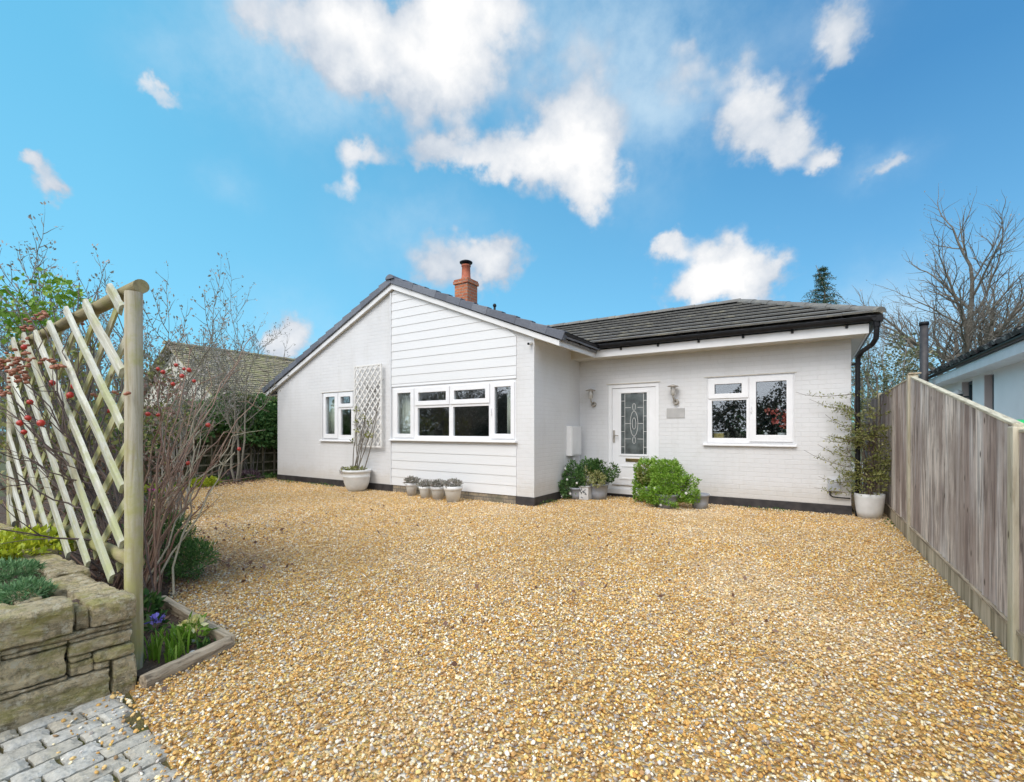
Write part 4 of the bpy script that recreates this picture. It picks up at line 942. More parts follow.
# lettered pot between them
e=empty('decorated_pot',(-3.55,8.05,0),'small square pale pot with grey floral print between the two shrubs','plant pot')
m=MB(); m.prism([(-3.645,7.99),(-3.455,7.99),(-3.455,8.18),(-3.645,8.18)],'z',.0,.235); m.box(-3.655,-3.445,7.98,8.19,.236,.26); m.build('pot',M['pot_worn'],e,bevel=.012)
m=MB(); g_=random.Random(3)
for k in range(12):
    x=g_.uniform(-3.62,-3.48); z=g_.uniform(.04,.2); a=g_.uniform(0,3.1)
    m.obox((x,7.988,z),(math.cos(a),0,math.sin(a)),(-math.sin(a),0,math.cos(a)),(0,1,0),.045,.014,.003)
tag(m.build('leaf_print',M['lead'],e),kind='stuff')
bush_pot('variegated_shrub','tall yellow-green mottled shrub in a grey pot, directly right of the door',-2.36,8.34,.17,.13,.30,'pot_grey',[(-2.42,8.36,.50,.28,.2,.26),(-2.20,8.38,.62,.26,.18,.18),(-2.55,8.30,.26,.16,.14,.22)],7500,.045,.022,'leaf_mid',23,0,None,([(-2.44,8.20,.52,.18,.1,.15)],500,'leaf_olive'))
bush_pot('flowering_shrub','broad bright green shrub with small white flowers, right of the door below the name plate',-2.02,7.95,.19,.15,.24,'pot_grey',[(-1.98,7.95,.40,.30,.24,.26),(-1.74,7.98,.32,.24,.2,.22),(-2.06,8.05,.62,.24,.18,.16),(-2.24,7.86,.26,.17,.15,.22),(-1.98,7.78,.22,.30,.12,.16)],12500,.040,.019,'leaf_mid',24,7)
e=empty('plant_pot',(-1.54,8.18,0),'empty looking small grey pot tucked at the right edge of the green shrub','plant pot')
m=MB(); pot_mesh(m,(-1.54,8.18,0),.15,.11,.25); m.build('pot',M['pot_grey'],e,True); soil((-1.54,8.18,0),.13,.24,e)
# corner pot and climber
e=empty('potted_climber',(.72,8.72,0),'tall straggly climber in a pale grey pot at the house corner','potted climber')
m=MB(); m.lathe([(.001,.0),(.145,0),(.165,.10),(.185,.30),(.188,.36),(.172,.36),(.168,.32),(.001,.32)],(.745,8.70,0),32); m.build('pot',M['pot_white'],e,True)
T=Tubes(); rng=np.random.default_rng(5); fe=[]
for k in range(16):
    top=np.array([rng.uniform(.45,.95),rng.uniform(8.55,8.75),rng.uniform(1.0,2.0)]); p=np.array([.745+rng.normal()*.06,8.70,.32])
    pts=[p+(top-p)*t+rng.normal(size=3)*.025*t for t in np.linspace(0,1,8)]; T.add(pts,np.linspace(.008,.003,8),5)
    for j in range(5):
        i=rng.integers(2,8); a=pts[i]; L_=rng.uniform(.12,.3); s_=rng.choice([-1,1]); b=a+np.array([s_*L_,-.06,rng.uniform(-.02,.1)]); T.add([a,(a+b)/2+np.array([0,0,.02]),b],[.004,.003,.002],4)
        for q in np.linspace(.3,1,4): fe.append((*(a+(b-a)*q),.035,.03,.025))
for z0,L_ in((1.95,.75),(1.72,.55),(1.45,.35),(1.25,.42),(1.0,.45),(.85,.62),(.72,.3),(.62,.45),(1.1,.25),(.48,.5)):
    a=np.array([.55,8.66,z0-.1]); b=a+np.array([-L_,-.08,.14+.1*math.sin(z0*9)]); pts=[a+(b-a)*t+np.array([0,0,-.05*math.sin(3.14*t)])+rng.normal(size=3)*.006 for t in np.linspace(0,1,6)]; T.add(pts,np.linspace(.005,.002,6),4)
    for q in np.linspace(.05,.75,8): fe.append((*(a+(b-a)*q+np.array([0,0,-.03])),.035,.03,.03))
T.build('stems',M['darkstem'],e)
leaves('leaves',fe,1900,.042,.016,M['leaf_olive'],e,6,shell=.3)
leaves('foliage',[(.72,8.62,.55,.30,.2,.2),(.85,8.7,.9,.14,.14,.5),(.80,8.66,1.5,.12,.12,.45)],1500,.045,.02,M['leaf_olive'],e,7,shell=.4,gap=.3,gapf=9)
# things on the kitchen sill inside
e=empty('orchid',(-.40,9.0,1.22),'coral red orchid in bloom on the sill inside the right-hand window','houseplant')
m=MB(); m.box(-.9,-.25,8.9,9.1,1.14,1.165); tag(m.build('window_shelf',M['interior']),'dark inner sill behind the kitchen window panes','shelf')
m=MB(); m.lathe([(.001,1.167),(.05,1.167),(.06,1.26),(.05,1.26),(.001,1.25)],(-.40,9.0,0),16); m.build('pot',M['pot_white'],e,True)
T=Tubes(); T.add([(-.40,9,1.25),(-.42,8.98,1.5),(-.5,8.96,1.66),(-.6,8.95,1.68)],[.004]*4,5); T.add([(-.40,9,1.25),(-.36,8.98,1.45),(-.36,8.96,1.62)],[.004]*3,5); T.build('stems',M['bark'],e)
leaves('blossom',[(-.46,8.96,1.60,.05,.02,.03),(-.58,8.95,1.62,.04,.02,.03),(-.37,8.96,1.40,.03,.02,.08),(-.50,8.95,1.45,.03,.02,.04),(-.33,8.96,1.56,.03,.02,.05)],95,.05,.045,M['petal_red'],e,9)
e=empty('figurine',(-.63,8.97,1.166),'tiny white figurine on the sill inside the right-hand window','figurine')
m=MB(); m.lathe([(.001,1.167),(.035,1.168),(.02,1.21),(.03,1.25),(.001,1.27)],(-.63,8.97,0),12); m.build('figure_body',M['pot_white'],e,True)
m=MB(); m.ball((-.655,8.97,1.285),.018,8,6); m.ball((-.605,8.97,1.285),.018,8,6); m.build('ears',M['pot_white'],e,True)
e=empty('storage_jar',(-1.37,8.99,1.10),'small mustard coloured box inside the lower kitchen pane','box')
m=MB(); m.box(-1.45,-1.29,8.95,9.05,1.13,1.245); m.build('box_body',M['yellowpot'],e,bevel=.006); m=MB(); m.box(-1.455,-1.285,8.945,9.055,1.246,1.262); m.build('lid',M['pot_worn'],e,bevel=.004)
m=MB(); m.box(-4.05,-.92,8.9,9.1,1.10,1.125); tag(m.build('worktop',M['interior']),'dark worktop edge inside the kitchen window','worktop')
# ------------------------------------------------------------------ close boarded fence on the right
fz=empty('fence',(1.0,7.13,0),'tall weathered close boarded fence stepping down towards the road on the right','fence')
FX=1.0
def fpanel(y0,y1,z0f,z1f,seed):
    g=random.Random(seed); m=MB(); y=y0
    while y<y1-.02:
        w=min(g.uniform(.11,.17),y1-y); a,b=y,y+w-.003
        ztop=lambda yy:z0f+(z1f-z0f)*(yy-y0)/(y1-y0)-.021
        x=FX+.012+g.uniform(-.004,.004); t1=.006;t2=.020
        m.add([(x-t1,a,.165),(x-t2,b,.165),(x-t2,b,ztop(b)),(x-t1,a,ztop(a)),(x+.01,a,.165),(x+.01,b,.165),(x+.01,b,ztop(b)),(x+.01,a,ztop(a))],
              [(0,3,2,1),(4,5,6,7),(0,1,5,4),(1,2,6,5),(2,3,7,6),(3,0,4,7)])
        y+=w
    o=m.build('fence_panel',M['fencewood'],fz)
    m=MB(); s=(z1f-z0f)/(y1-y0); m.add([(FX-.012,y0,z0f-.020),(FX+.035,y0,z0f-.020),(FX+.035,y1,z1f-.020),(FX-.012,y1,z1f-.020),(FX-.012,y0,z0f),(FX+.035,y0,z0f),(FX+.035,y1,z1f),(FX-.012,y1,z1f)],[(0,3,2,1),(4,5,6,7),(0,1,5,4),(1,2,6,5),(2,3,7,6),(3,0,4,7)])
    m.build('capping_rail',M['fencecap'],fz,bevel=.004)
    m=MB(); m.box(FX-.012,FX+.03,y0,y1,-.05,.155); m.build('gravel_board',M['edgewoodz'],fz,bevel=.003)
    m=MB(); m.box(FX-.022,FX+.03,y0,y1,.156,.180); m.build('base_rail',M['edgewood'],fz,bevel=.003)
    m=MB()
    for z in(.45,1.05): m.box(FX+.03,FX+.08,y0,y1,z,z+.07)
    m.build('back_rail',M['fencewood'],fz)
M['fencepost']=m_wood('pale_fence_post',(.60,.55,.43),(.52,.47,.36),dark=(.36,.30,.21),gs=9,stain=(.42,.40,.24))
M['fencecap']=m_wood('pale_capping',(.62,.57,.44),(.52,.48,.37),along='y',dark=(.34,.30,.22),knots=False)
M['edgewoodz']=m_wood('stained_gravel_board',(.56,.48,.36),(.44,.37,.27),along='z',dark=(.20,.17,.11),gs=5,knots=False)
def fpost(y,h,w=.085):
    m=MB(); m.box(FX-.035,FX+.06,y-w/2,y+w/2,-.05,h); m.build('post',M['fencepost'],fz,bevel=.006)
fpanel(7.175,9.93,1.93,1.90,1); fpanel(3.83,7.085,1.345,1.93,2); fpanel(.9,3.74,1.31,1.31,3); fpanel(10.02,12.6,1.9,1.9,4)
fpost(7.13,1.955); fpost(3.785,1.325,.09); fpost(9.975,1.93); fpost(.85,1.33)
m=MB(); m.box(FX-.03,FX+.085,7.07,7.19,1.956,1.975); m.build('post_cap',M['edgewood'],fz,bevel=.006)
# green lid behind the fence
e=empty('garden_bin',(1.62,6.05,-.05),'bright green domed plastic lid showing above the low end of the fence','bin')
m=MB(); m.prism([(1.35,5.7),(1.85,5.7),(1.85,6.2),(1.35,6.2)],'z',-.05,1.27); m.build('bin_body',M['greyplastic'],e,bevel=.04)
m=MB(); m.ball((1.6,5.95,1.28),.33,20,10,(1,1,.36)); m.build('lid',M['greenplastic'],e,True)
# ------------------------------------------------------------------ neighbour on the right
nb=empty('neighbour_bungalow',(3.35,14,0),'white rendered bungalow with lichened black roof tiles, seen over the right-hand fence','house')
NX=3.40
holed('wall',[(6,0),(24,0),(24,2.85),(6,2.85)],[(14.3,15.0,.95,2.58),(15.9,16.9,.95,2.58),(19.0,20.2,.9,2.35)],'x',NX,NX+.28,M['render2'],nb)
m=MB(); m.box(NX+.28,9.5,23.7,24,0,2.85); m.box(NX+.28,9.5,6,6.3,0,2.85); m.box(9.2,9.5,6.3,23.7,0,2.85); m.build('wall',M['render2'],nb)
for y0,y1,zz in((14.3,15.0,2.58),(15.9,16.9,2.58),(19.0,20.2,2.35)):
    f=holed('window',[(y0,.95),(y1,.95),(y1,zz),(y0,zz)],[(y0+.08,(y0+y1)/2-.04,1.03,zz-.08),((y0+y1)/2+.04,y1-.08,1.03,zz-.08)],'x',NX+.14,NX+.20,M['darkframe'],nb)
    m=MB(); m.box(NX+.165,NX+.172,y0+.07,y1-.07,1.0,zz-.05); m.build('pane',M['glass'],f)
    m=MB(); m.box(NX+.01,NX+.139,y1-.012,y1-.001,.95,zz); m.build('reveal',M['reveal'],f)
m=MB(); m.box(2.98,3.0,5.8,24.2,2.60,2.80); m.build('fascia',M['trimwhite'],nb); m=MB(); m.box(3.0,NX,5.8,24.2,2.62,2.64); m.build('soffit',M['trimwhite'],nb)
m=MB(); gutter(m,(2.94,5.8,2.86),(2.94,24.2,2.86),.055); m.build('gutter',M['blackplastic'],nb)
m=MB(); an=R(30); tiles(m,(2.93,24.3,2.90),(0,-1,0),(math.cos(an),0,math.sin(an)),(-math.sin(an),0,math.cos(an)),18.6,12,.33,.30,.085,seed=8,jit=.022)
slope_plane(m,[(2.95,5.7,2.86),(6.45,5.7,2.86+3.5*math.tan(an)),(6.45,24.3,2.86+3.5*math.tan(an)),(2.95,24.3,2.86)]); slope_plane(m,[(9.9,5.7,2.86),(6.45,5.7,2.86+3.5*math.tan(an)),(6.45,24.3,2.86+3.5*math.tan(an)),(9.9,24.3,2.86)])
m.build('roof',M['tile_old'],nb)
m=MB(); m.prism([(3.4,2.85),(9.5,2.85),(6.45,4.78)],'y',5.95,6.1); m.prism([(3.4,2.85),(9.5,2.85),(6.45,4.78)],'y',23.8,23.95); m.build('gable',M['render2'],nb)
e=empty('stove_flue',(2.77,17.7,0),'tall matt black stove flue rising behind the fence','flue')
m=MB(); m.tube([(2.77,17.7,0),(2.77,17.7,4.32)],.10,16); m.build('pipe',M['blackpaint'],e,True); m=MB(); m.tube([(2.77,17.7,4.325),(2.77,17.7,4.42)],.115,16); m.build('cowl',M['blackplastic'],e,True)
e=empty('outside_lamp',(3.2,16.2,2.0),'small dark capped lamp on the white neighbouring wall, behind the fence','wall light')
m=MB(); m.tube([(3.40,16.2,2.15),(3.2,16.2,2.15)],.02); m.tube([(3.2,16.2,1.95),(3.2,16.2,2.22)],.085,12); m.build('lamp_body',M['darkframe'],e,True); m=MB(); m.lathe([(.12,2.22),(.10,2.28),(.001,2.34)],(3.2,16.2,0),14); m.build('cap',M['pot_worn'],e,True)
# ------------------------------------------------------------------ neighbour on the left
nl=empty('neighbour_cottage',(-17,9,0),'cream house with a mossy brown tiled roof beyond the left hedge','house')
m=MB(); 
m.prism([(-20,0),(-14.6,0),(-14.6,2.3),(-17.2,3.86),(-20,2.18)],'y',6.7,6.85); m.box(-14.75,-14.6,6.85,20,0,2.3); m.box(-20,-19.85,6.85,20,0,2.2); m.box(-19.85,-14.75,19.85,20,0,2.3); m.build('wall',M['render'],nl)
an2=math.atan((4.06-2.26)/3.1)
m=MB(); tiles(m,(-14.1,6.45,2.26),(0,1,0),(-math.cos(an2),0,math.sin(an2)),(math.sin(an2),0,math.cos(an2)),14,22,.163,.19,.022,seed=12,jit=.006)
slope_plane(m,[(-14.12,6.45,2.24),(-17.2,6.45,4.04),(-17.2,20.4,4.04),(-14.12,20.4,2.24)],.04); slope_plane(m,[(-20.3,6.45,2.24),(-17.2,6.45,4.04),(-17.2,20.4,4.04),(-20.3,20.4,2.24)],.04)
m.build('roof',M['tile_mossy'],nl)
m=MB(); halfcaps(m,(-17.2,6.42,4.06),(-17.2,20.4,4.06),.11,.4,.02); m.build('ridge_tile',M['tile_mossy'],nl)
m=MB(); m.box(-14.18,-14.12,6.4,20.4,2.12,2.24); m.build('fascia',M['trimwhite'],nl)
f=holed('window',[(-17.0,.9),(-15.6,.9),(-15.6,2.0),(-17.0,2.0)],[(-16.92,-16.34,.98,1.92),(-16.26,-15.68,.98,1.92)],'y',6.66,6.699,M['upvc'],nl); m=MB(); m.box(-16.95,-15.65,6.685,6.69,.95,1.95); m.build('pane',M['darkframe'],f)
# ------------------------------------------------------------------ back boundary: boarded fence, trellis fence, hedge
bf=empty('boundary_fence',(-13.45,10,0),'dark boarded boundary fence behind the hedge on the left','fence')
m=MB(); g_=random.Random(9); y=3.0
while y<15: w=g_.uniform(.1,.14); m.box(-13.48,-13.45+g_.uniform(-.004,.004),y,y+w-.006,-.05,1.85); y+=w
m.build('fence_panel',M['slat_dark'],bf)
for y in(4,6,8,10,12): 
    m=MB(); m.box(-13.449,-13.37,y-.05,y+.05,-.05,1.8); m.build('post',M['slat_dark'],bf)
lf_=empty('lattice_fence',(-13.2,7,0),'low square lattice fence panel under the ivy hedge','trellis')
m=MB(); y=4.6
while y<9.2: m.box(-13.22,-13.20,y,y+.045,0,1.15); y+=.34
z=.12
while z<1.2: m.box(-13.199,-13.18,4.6,9.2,z,z+.04); z+=.25
m.build('lattice',M['edgewoodz'],lf_)
e=empty('hedge',(-12.9,7,0),'dense dark green ivy hedge over the back lattice fence','hedge')
leaves('foliage',[(-12.95,8.4,1.50,.5,.9,.50),(-12.9,7.3,1.70,.5,.9,.50),(-12.9,6.3,1.75,.5,.8,.48),(-13.0,5.4,1.55,.5,.7,.45),(-12.7,9.2,1.3,.35,.5,.5),(-12.8,7.6,1.15,.4,1.1,.35),(-13.0,4.5,1.3,.5,.8,.45)],17000,.12,.07,M['leaf_hedge'],e,31,gap=.05,gapf=5,shell=.8)
leaves('top_foliage',[(-12.85,7.6,2.12,.4,.8,.10),(-12.8,6.4,2.15,.4,.6,.1)],900,.07,.045,M['leaf_olive'],e,33)
T=Tubes(); rng=np.random.default_rng(4)
for k in range(26):
    y=rng.uniform(4.4,9.3); T.add([(-13.05,y,0),(-13.0,y+rng.normal()*.15,.7),(-12.95,y+rng.normal()*.3,1.3)],[.02,.015,.01],5)
T.build('stems',M['bark'],e)
# low plants in the back bed
tag(leaves('ground_cover',[(-12.2,6.9,.02,.35,.9,.10),(-12.5,5.6,.02,.5,.9,.10),(-11.0,3.6,.02,1.1,.4,.07),(-9,2.6,.02,1.2,.3,.07),(-12.2,8.6,.03,.4,.8,.14)],3600,.07,.035,M['leaf_box'],None,41,shell=.2),'low green weeds spreading over the back flower bed','ground cover',kind='stuff')
tag(leaves('leaf_litter',[(-10.5,3.3,.004,2.2,.7,.012),(-7.5,2.2,.004,1.8,.5,.012),(-5.2,1.65,.004,1.0,.30,.012),(-3.6,1.25,.004,.6,.22,.010),(-12,5.3,.004,.7,1.5,.012)],5200,.05,.034,M['leaf_dead'],None,42,shell=.0,up=-.2),'dead brown leaves lying on the soil of the flower beds','leaf litter',kind='stuff')
tag(leaves('leaf_litter',[(-4.6,2.25,.008,.9,.5,.006),(-6.2,3.0,.008,1.2,.6,.006)],260,.045,.03,M['leaf_dead'],None,43,shell=.0,up=-.2),'scattered dead leaves blown onto the gravel near the bush','leaf litter',kind='stuff')
tag(leaves('leaf_litter',[(-4,4.5,.016,4.5,3.2,.004),(-1.5,3.5,.016,2.2,2.6,.004)],190,.045,.028,M['leaf_dead'],None,44,shell=.0,up=-.2),'odd brown leaves scattered over the open gravel','leaf litter',kind='stuff')
tag(leaves('weeds',[(-11.0,6.7,.02,.5,.08,.02),(-3.9,7.3,.02,.05,.4,.02),(-.6,8.6,.02,.5,.06,.02),(.93,8.2,.01,.03,.5,.01),(-9.6,6.75,.02,.7,.06,.02)],360,.04,.02,M['leaf_box'],None,45,shell=.1),'tiny weeds along the foot of the walls and fence','weeds',kind='stuff')
def low_plant(name,label,x,y,r,h,N,L,W,mat,seed,cat='plant',grp=None,z=0,fl=None,up=.8):
    e=empty(name,(x,y,z),label,cat,grp); leaves('leaves',[(x,y,z+h*.45,r,r,h*.55)],N,L,W,M[mat],e,seed,shell=.6,up=up)
    if fl: leaves('flowers',[(x,y,z+h*.95,r*.7,r*.7,h*.2)],fl[1],fl[2],fl[2]*.8,M[fl[0]],e,seed+1,shell=.5)
    return e
low_plant('lime_plant','lime green low plant at the back bed edge, nearer the hedge corner',-11.75,5.15,.28,.16,420,.09,.055,'leaf_lime',51)
low_plant('lime_plant','lime green low plant in the back bed, beside the rose stems',-11.3,4.15,.32,.15,460,.09,.055,'leaf_lime',52)
low_plant('heather','dark purple clump at the foot of the ivy hedge',-12.3,6.3,.45,.26,900,.06,.02,'leaf_purple',53)
low_plant('cyclamen','tiny magenta flower at the back bed edge',-10.6,3.75,.08,.14,40,.05,.03,'leaf_box',54,fl=('petal_pink',22,.05))
# stone edging strips of the back bed
def edge_strip(p,q,label,w=.05,h=.05):
    v=Vector((q[0]-p[0],q[1]-p[1],0)); m=MB(); c=Vector(((p[0]+q[0])/2,(p[1]+q[1])/2,h/2-.01)); d=v.normalized(); m.obox(c,d,Vector((-d.y,d.x,0)),(0,0,1),v.length,w,h); tag(m.build('edging_board',M['edgewood'],bevel=.008),label,'edging')
edge_strip((-11.45,4.18),(-11.88,4.95),'thin grey edging strip of the back bed by the lime plant'); edge_strip((-11.9,5.0),(-12.38,6.15),'thin grey edging strip nearest the hedge')
# ------------------------------------------------------------------ rustic trellis on the left
P0=Vector((-3.12,1.02,0)); TD=Vector((-.9992,.040,0)).normalized(); TN=Vector((.04,.9992,0)).normalized()   # TN points away from the camera
def TP(a,z,off=0): return P0+TD*a+TN*off+Vector((0,0,z))
tr=empty('rustic_trellis',(-3.12,1.02,0),'tall green treated half-round diamond trellis on round posts above the stone wall','trellis')
def rough_tube(mb,pts,r,n=14,seed=0,cap=True):
    g=random.Random(seed); mb.tube(pts,[r*(1+g.uniform(-.025,.025)) for _ in pts],n,cap)
for a,h,s_ in((0,2.06,1),(3.28,2.03,2)):
    m=MB(); b=TP(a,-.05); rough_tube(m,[b+Vector((0.003*math.sin(i*1.3),0,i*(h+.05)/14)) for i in range(15)],.041,20,s_); m.build('post',M['postwood'],tr,True).modifiers.new('e','EDGE_SPLIT').split_angle=R(60)
m=MB(); rough_tube(m,[TP(-.02+i*.345,2.098+.004*math.sin(i*2),.028) for i in range(11)],.038,16,4); o=m.build('top_rail',M['railwood'],tr,True); o.modifiers.new('e','EDGE_SPLIT').split_angle=R(60)
m=MB(); rough_tube(m,[TP(.05+i*.35,.56+.004*math.sin(i*2),.03) for i in range(10)],.036,16,5); o=m.build('bottom_rail',M['railwood'],tr,True)
def halfslat(mb,p,q,r,face,seed,n=7):
    """half-round slat from p to q; face = direction of its round side"""
    g=random.Random(seed); p,q=Vector(p),Vector(q); d=(q-p).normalized(); f=(face-d*face.dot(d)).normalized(); s=d.cross(f); k=8; vs=[]
    for i in range(k+1):
        c=p+(q-p)*(i/k)+f*g.uniform(-.002,.002)+s*g.uniform(-.003,.003); rr=r*(1+g.uniform(-.05,.05))
        for j in range(n+1):
            a=math.pi*j/n; vs.append(c+s*math.cos(a)*rr+f*min(math.sin(a),.8)*rr*.7)
    m_=n+1; fs=[]
    for i in range(k):
        for j in range(n): fs.append((i*m_+j,i*m_+j+1,(i+1)*m_+j+1,(i+1)*m_+j))
        fs.append((i*m_+n,i*m_,(i+1)*m_,(i+1)*m_+n))
    fs+=[tuple(range(m_-1,-1,-1)),tuple(range(k*m_,(k+1)*m_))]; mb.add(vs,fs)
K=.69; ztop=2.105; zbot=.47; amax=3.23
fr_=MB(); bk=MB(); TI=-TN; i=0
c=1.66-1.46-.0
# front slats: descend towards the near post; z(a)=z0+K*a ; ends at post at heights 1.97,1.66,1.36,1.03,.73,.45 ...
zs=[1.915,1.585,1.27,.95,.645]
z0=.645-.31
while z0>-2.2: zs.append(z0); z0-=.315
for k_,z0 in enumerate(zs):
    a0=.055 if z0>zbot else (zbot-z0)/K+ .02; a1=(ztop-z0)/K
    if a1>amax: a1=amax
    if a1-a0<.1: continue
    g=random.Random(k_); z0+=g.uniform(-.012,.012)
    halfslat(fr_,TP(a0,z0+K*a0-(0.03 if z0<zbot else 0),-.030),TP(a1,z0+K*a1+g.uniform(-.02,.02),-.030),.035*g.uniform(.92,1.1),TI,k_)
# back slats: rise towards the near post
c=.75
while c<5.5:
    # z = c - K*a
    a0=max(.055,(c-ztop)/K); a1=min(amax,(c-zbot)/K)
    if a1-a0>.1: halfslat(bk,TP(a0,c-K*a0,.030),TP(a1,c-K*a1,.030),.030,TN,int(c*100))
    c+=.315
fr_.build('front_lattice',M['latwood'],tr); bk.build('back_lattice',M['latwood_back'],tr)
# ------------------------------------------------------------------ dry stone wall of the raised bed
def stone_block(mb,x0,x1,y0,y1,z0,z1,seed,amp=.013,rnd=.012,sub=None):
    """a rough stone: gridded box with rounded, noisy faces"""
    from mathutils import noise as mn
    bm=bmesh.new(); bmesh.ops.create_cube(bm,size=1); 
    dims=(x1-x0,y1-y0,z1-z0); cuts=[max(2,min(14,int(d/.022))) for d in dims]
    bmesh.ops.subdivide_edges(bm,edges=bm.edges[:],cuts=sub or max(4,min(13,int(max(dims)/.028))),use_grid_fill=True)
    c=Vector(((x0+x1)/2,(y0+y1)/2,(z0+z1)/2)); off=Vector((seed*3.7,seed*1.3,seed*2.1)); vs=[]
    for v in bm.verts:
        h=[d/2 for d in dims]; p=Vector((v.co.x*dims[0],v.co.y*dims[1],v.co.z*dims[2]))
        # round the corners
        q=Vector([max(-(h[i]-rnd),min(h[i]-rnd,p[i])) for i in range(3)]); dlt=p-q
        if dlt.length>1e-6: p=q+dlt.normalized()*min(rnd,dlt.length) if sum(abs(x)>1e-6 for x in dlt)>1 else p
        w=c+p; n_=mn.noise(w*9+off)*amp+mn.noise(w*28+off)*amp*.5+mn.noise(w*70+off)*amp*.4
        nd=(p.normalized()); ax=max(range(3),key=lambda i:abs(p[i])/max(h[i],1e-6)); dd=Vector((0,0,0)); dd[ax]=1 if p[ax]>0 else -1
        vs.append(w+(dd*.8+nd*.3)*n_)
    idx={v:i for i,v in enumerate(bm.verts)}; mb.add(vs,[tuple(idx[v] for v in f.verts) for f in bm.faces]); bm.free()
wl=empty('stone_wall',(-3.1,.9,0),'low mossy dry stone wall around the raised bed beside the cobbles','wall')
st=MB(); sx=lambda y:-2.90+(.94-y)*-.12   # the end face is a little skewed
def ST(y0,y1,z0,z1,seed,dep=.24,out=0): 
    n0=len(st.v); stone_block(st,-dep,0+out,y0,y1,z0,z1,seed)
    for i in range(n0,len(st.v)):
        x,y,z=st.v[i]; st.v[i]=(x+sx(y),y,z)
# the visible end face, course by course
ST(.865,.958,-.04,.165,1,.2,.012); ST(.44,.860,-.05,.128,2,.26,.004); ST(-.25,.435,-.05,.13,3,.26)
ST(.33,.705,.150,.292,4,.25,-.004); ST(-.20,.325,.150,.29,5,.25); ST(.715,.80,.134,.20,6,.2,-.008);ST(.80,.860,.134,.168,6.5,.2,-.004); ST(.80,.95,.170,.222,7,.2,.008); ST(.715,.795,.202,.228,7.5,.2,-.004)
ST(.715,.948,.232,.292,8,.22,0); ST(.715,.945,.294,.318,9,.22,-.008); ST(.45,.71,.132,.148,10,.2,.004); ST(.0,.44,.132,.148,10.5,.2,.0)
ST(.50,.945,.320,.345,11,.23,.0); ST(-.10,.49,.295,.340,12,.23,.004); ST(.50,.705,.296,.318,12.5,.2,-.004)
ST(.735,.785,.345,.44,13,.2,-.014); ST(.20,.730,.348,.488,14,.20,.018); ST(-.35,.19,.345,.48,15,.2,.018); ST(.788,.958,.348,.462,16,.17,.014)
# inner and back rows: capping stones along the trellis
g_=random.Random(4); x=-3.10
def SB(x0,x1,y0,y1,z0,z1,seed): stone_block(st,x0,x1,y0,y1,z0,z1,seed,.014)
for i,(x0,x1,y0,y1,z1) in enumerate(((-3.36,-3.09,.80,.955,.455),(-3.70,-3.38,.76,.945,.45),(-4.05,-3.72,.83,1.0,.455),(-4.45,-4.08,.80,1.0,.45),(-4.85,-4.47,.84,1.03,.46),(-5.35,-4.88,.84,1.04,.45),(-5.9,-5.38,.86,1.06,.46),(-6.5,-5.93,.86,1.06,.45),(-7.2,-6.53,.86,1.08,.45))):
    SB(x0,x1,y0,y1,z1-.075,z1,20+i)
    SB(x0+.05,x1-.02,y0+.03,y1-.01,z1-.20,z1-.08,40+i); SB(x0-.03,x1-.01,y0+.02,y1,z1-.48,z1-.205,60+i)
for i,(x0,x1,y0,y1) in enumerate(((-3.46,-3.16,.42,.58),(-3.62,-3.30,.60,.70),(-3.8,-3.48,.25,.5),(-4.2,-3.85,.3,.55))): SB(x0,x1,y0,y1,.36,.452,80+i)
st.build('stonework',M['stone'],wl)
m=MB(); m.prism([(-3.0,.92),(-3.09,-.6),(-9,-.6),(-9,1.0),(-4,.96)],'z',-.05,.40)
# lumpy soil top
V=[];F=[];rng=np.random.default_rng(2);nx,ny=60,24
for j in range(ny+1):
    for i in range(nx+1):
        V.append((-3.05-i*.1+rng.normal()*.01,-.5+j*.058+rng.normal()*.008,.405+rng.normal()*.008+.018*math.sin(i*1.3)*math.sin(j*.9)))
for j in range(ny):
    for i in range(nx): b=j*(nx+1)+i; F.append((b,b+nx+1,b+nx+2,b+1))
m.add(V,F); m.build('soil',M['soil'],wl)
low_plant('feathery_plant','blue-green feathery clump near the front corner of the stone wall bed',-3.44,.66,.10,.10,1500,.032,.007,'leaf_grey',61,z=.41)
low_plant('feathery_plant','blue-green feathery clump spreading behind the first on the raised bed',-4.05,.70,.16,.09,1500,.035,.008,'leaf_grey',62,z=.41)
low_plant('golden_plant','golden yellow-green leafy mound on the raised bed at the foot of the trellis',-4.75,.80,.42,.14,2000,.05,.03,'leaf_lime',63,z=.42)
# ------------------------------------------------------------------ small timber edged bed
eb=empty('timber_edging',(-2.9,1.2,0),'low weathered timber edging around the small flower bed beside the trellis post','edging')
def beam(p,q,w,h,name): 
    v=Vector(q)-Vector(p); d=v.normalized(); m=MB(); s=Vector((-d.y,d.x,0)); n=10; g=random.Random(int(w*1e4)); vs=[]
    prof=[(-w/2,-.04),(w/2,-.04),(w/2,h*.55),(w*.3,h*.95),(0,h),(-w*.3,h*.95),(-w/2,h*.55)]
    for i in range(n+1):
        c=Vector(p)+v*i/n
        for a,z in prof: vs.append(c+s*(a+g.uniform(-.002,.002))+Vector((0,0,z+g.uniform(-.002,.002))))
    k=len(prof); fs=[(i*k+j,i*k+(j+1)%k,(i+1)*k+(j+1)%k,(i+1)*k+j) for i in range(n) for j in range(k)]+[tuple(range(k-1,-1,-1)),tuple(range(n*k,n*k+k))]
    m.add(vs,fs); return m.build(name,M['edgewood'],eb,bevel=.004)
beam((-2.845,.965,0),(-2.95,1.435,0),.062,.062,'front_board'); 
m=MB(); m.obox((-3.52,1.475,.015),Vector((-1,.06,0)).normalized(),Vector((.06,1,0)).normalized(),(0,0,1),1.16,.05,.09); m.build('back_board',M['edgewoodx'],eb,bevel=.005)
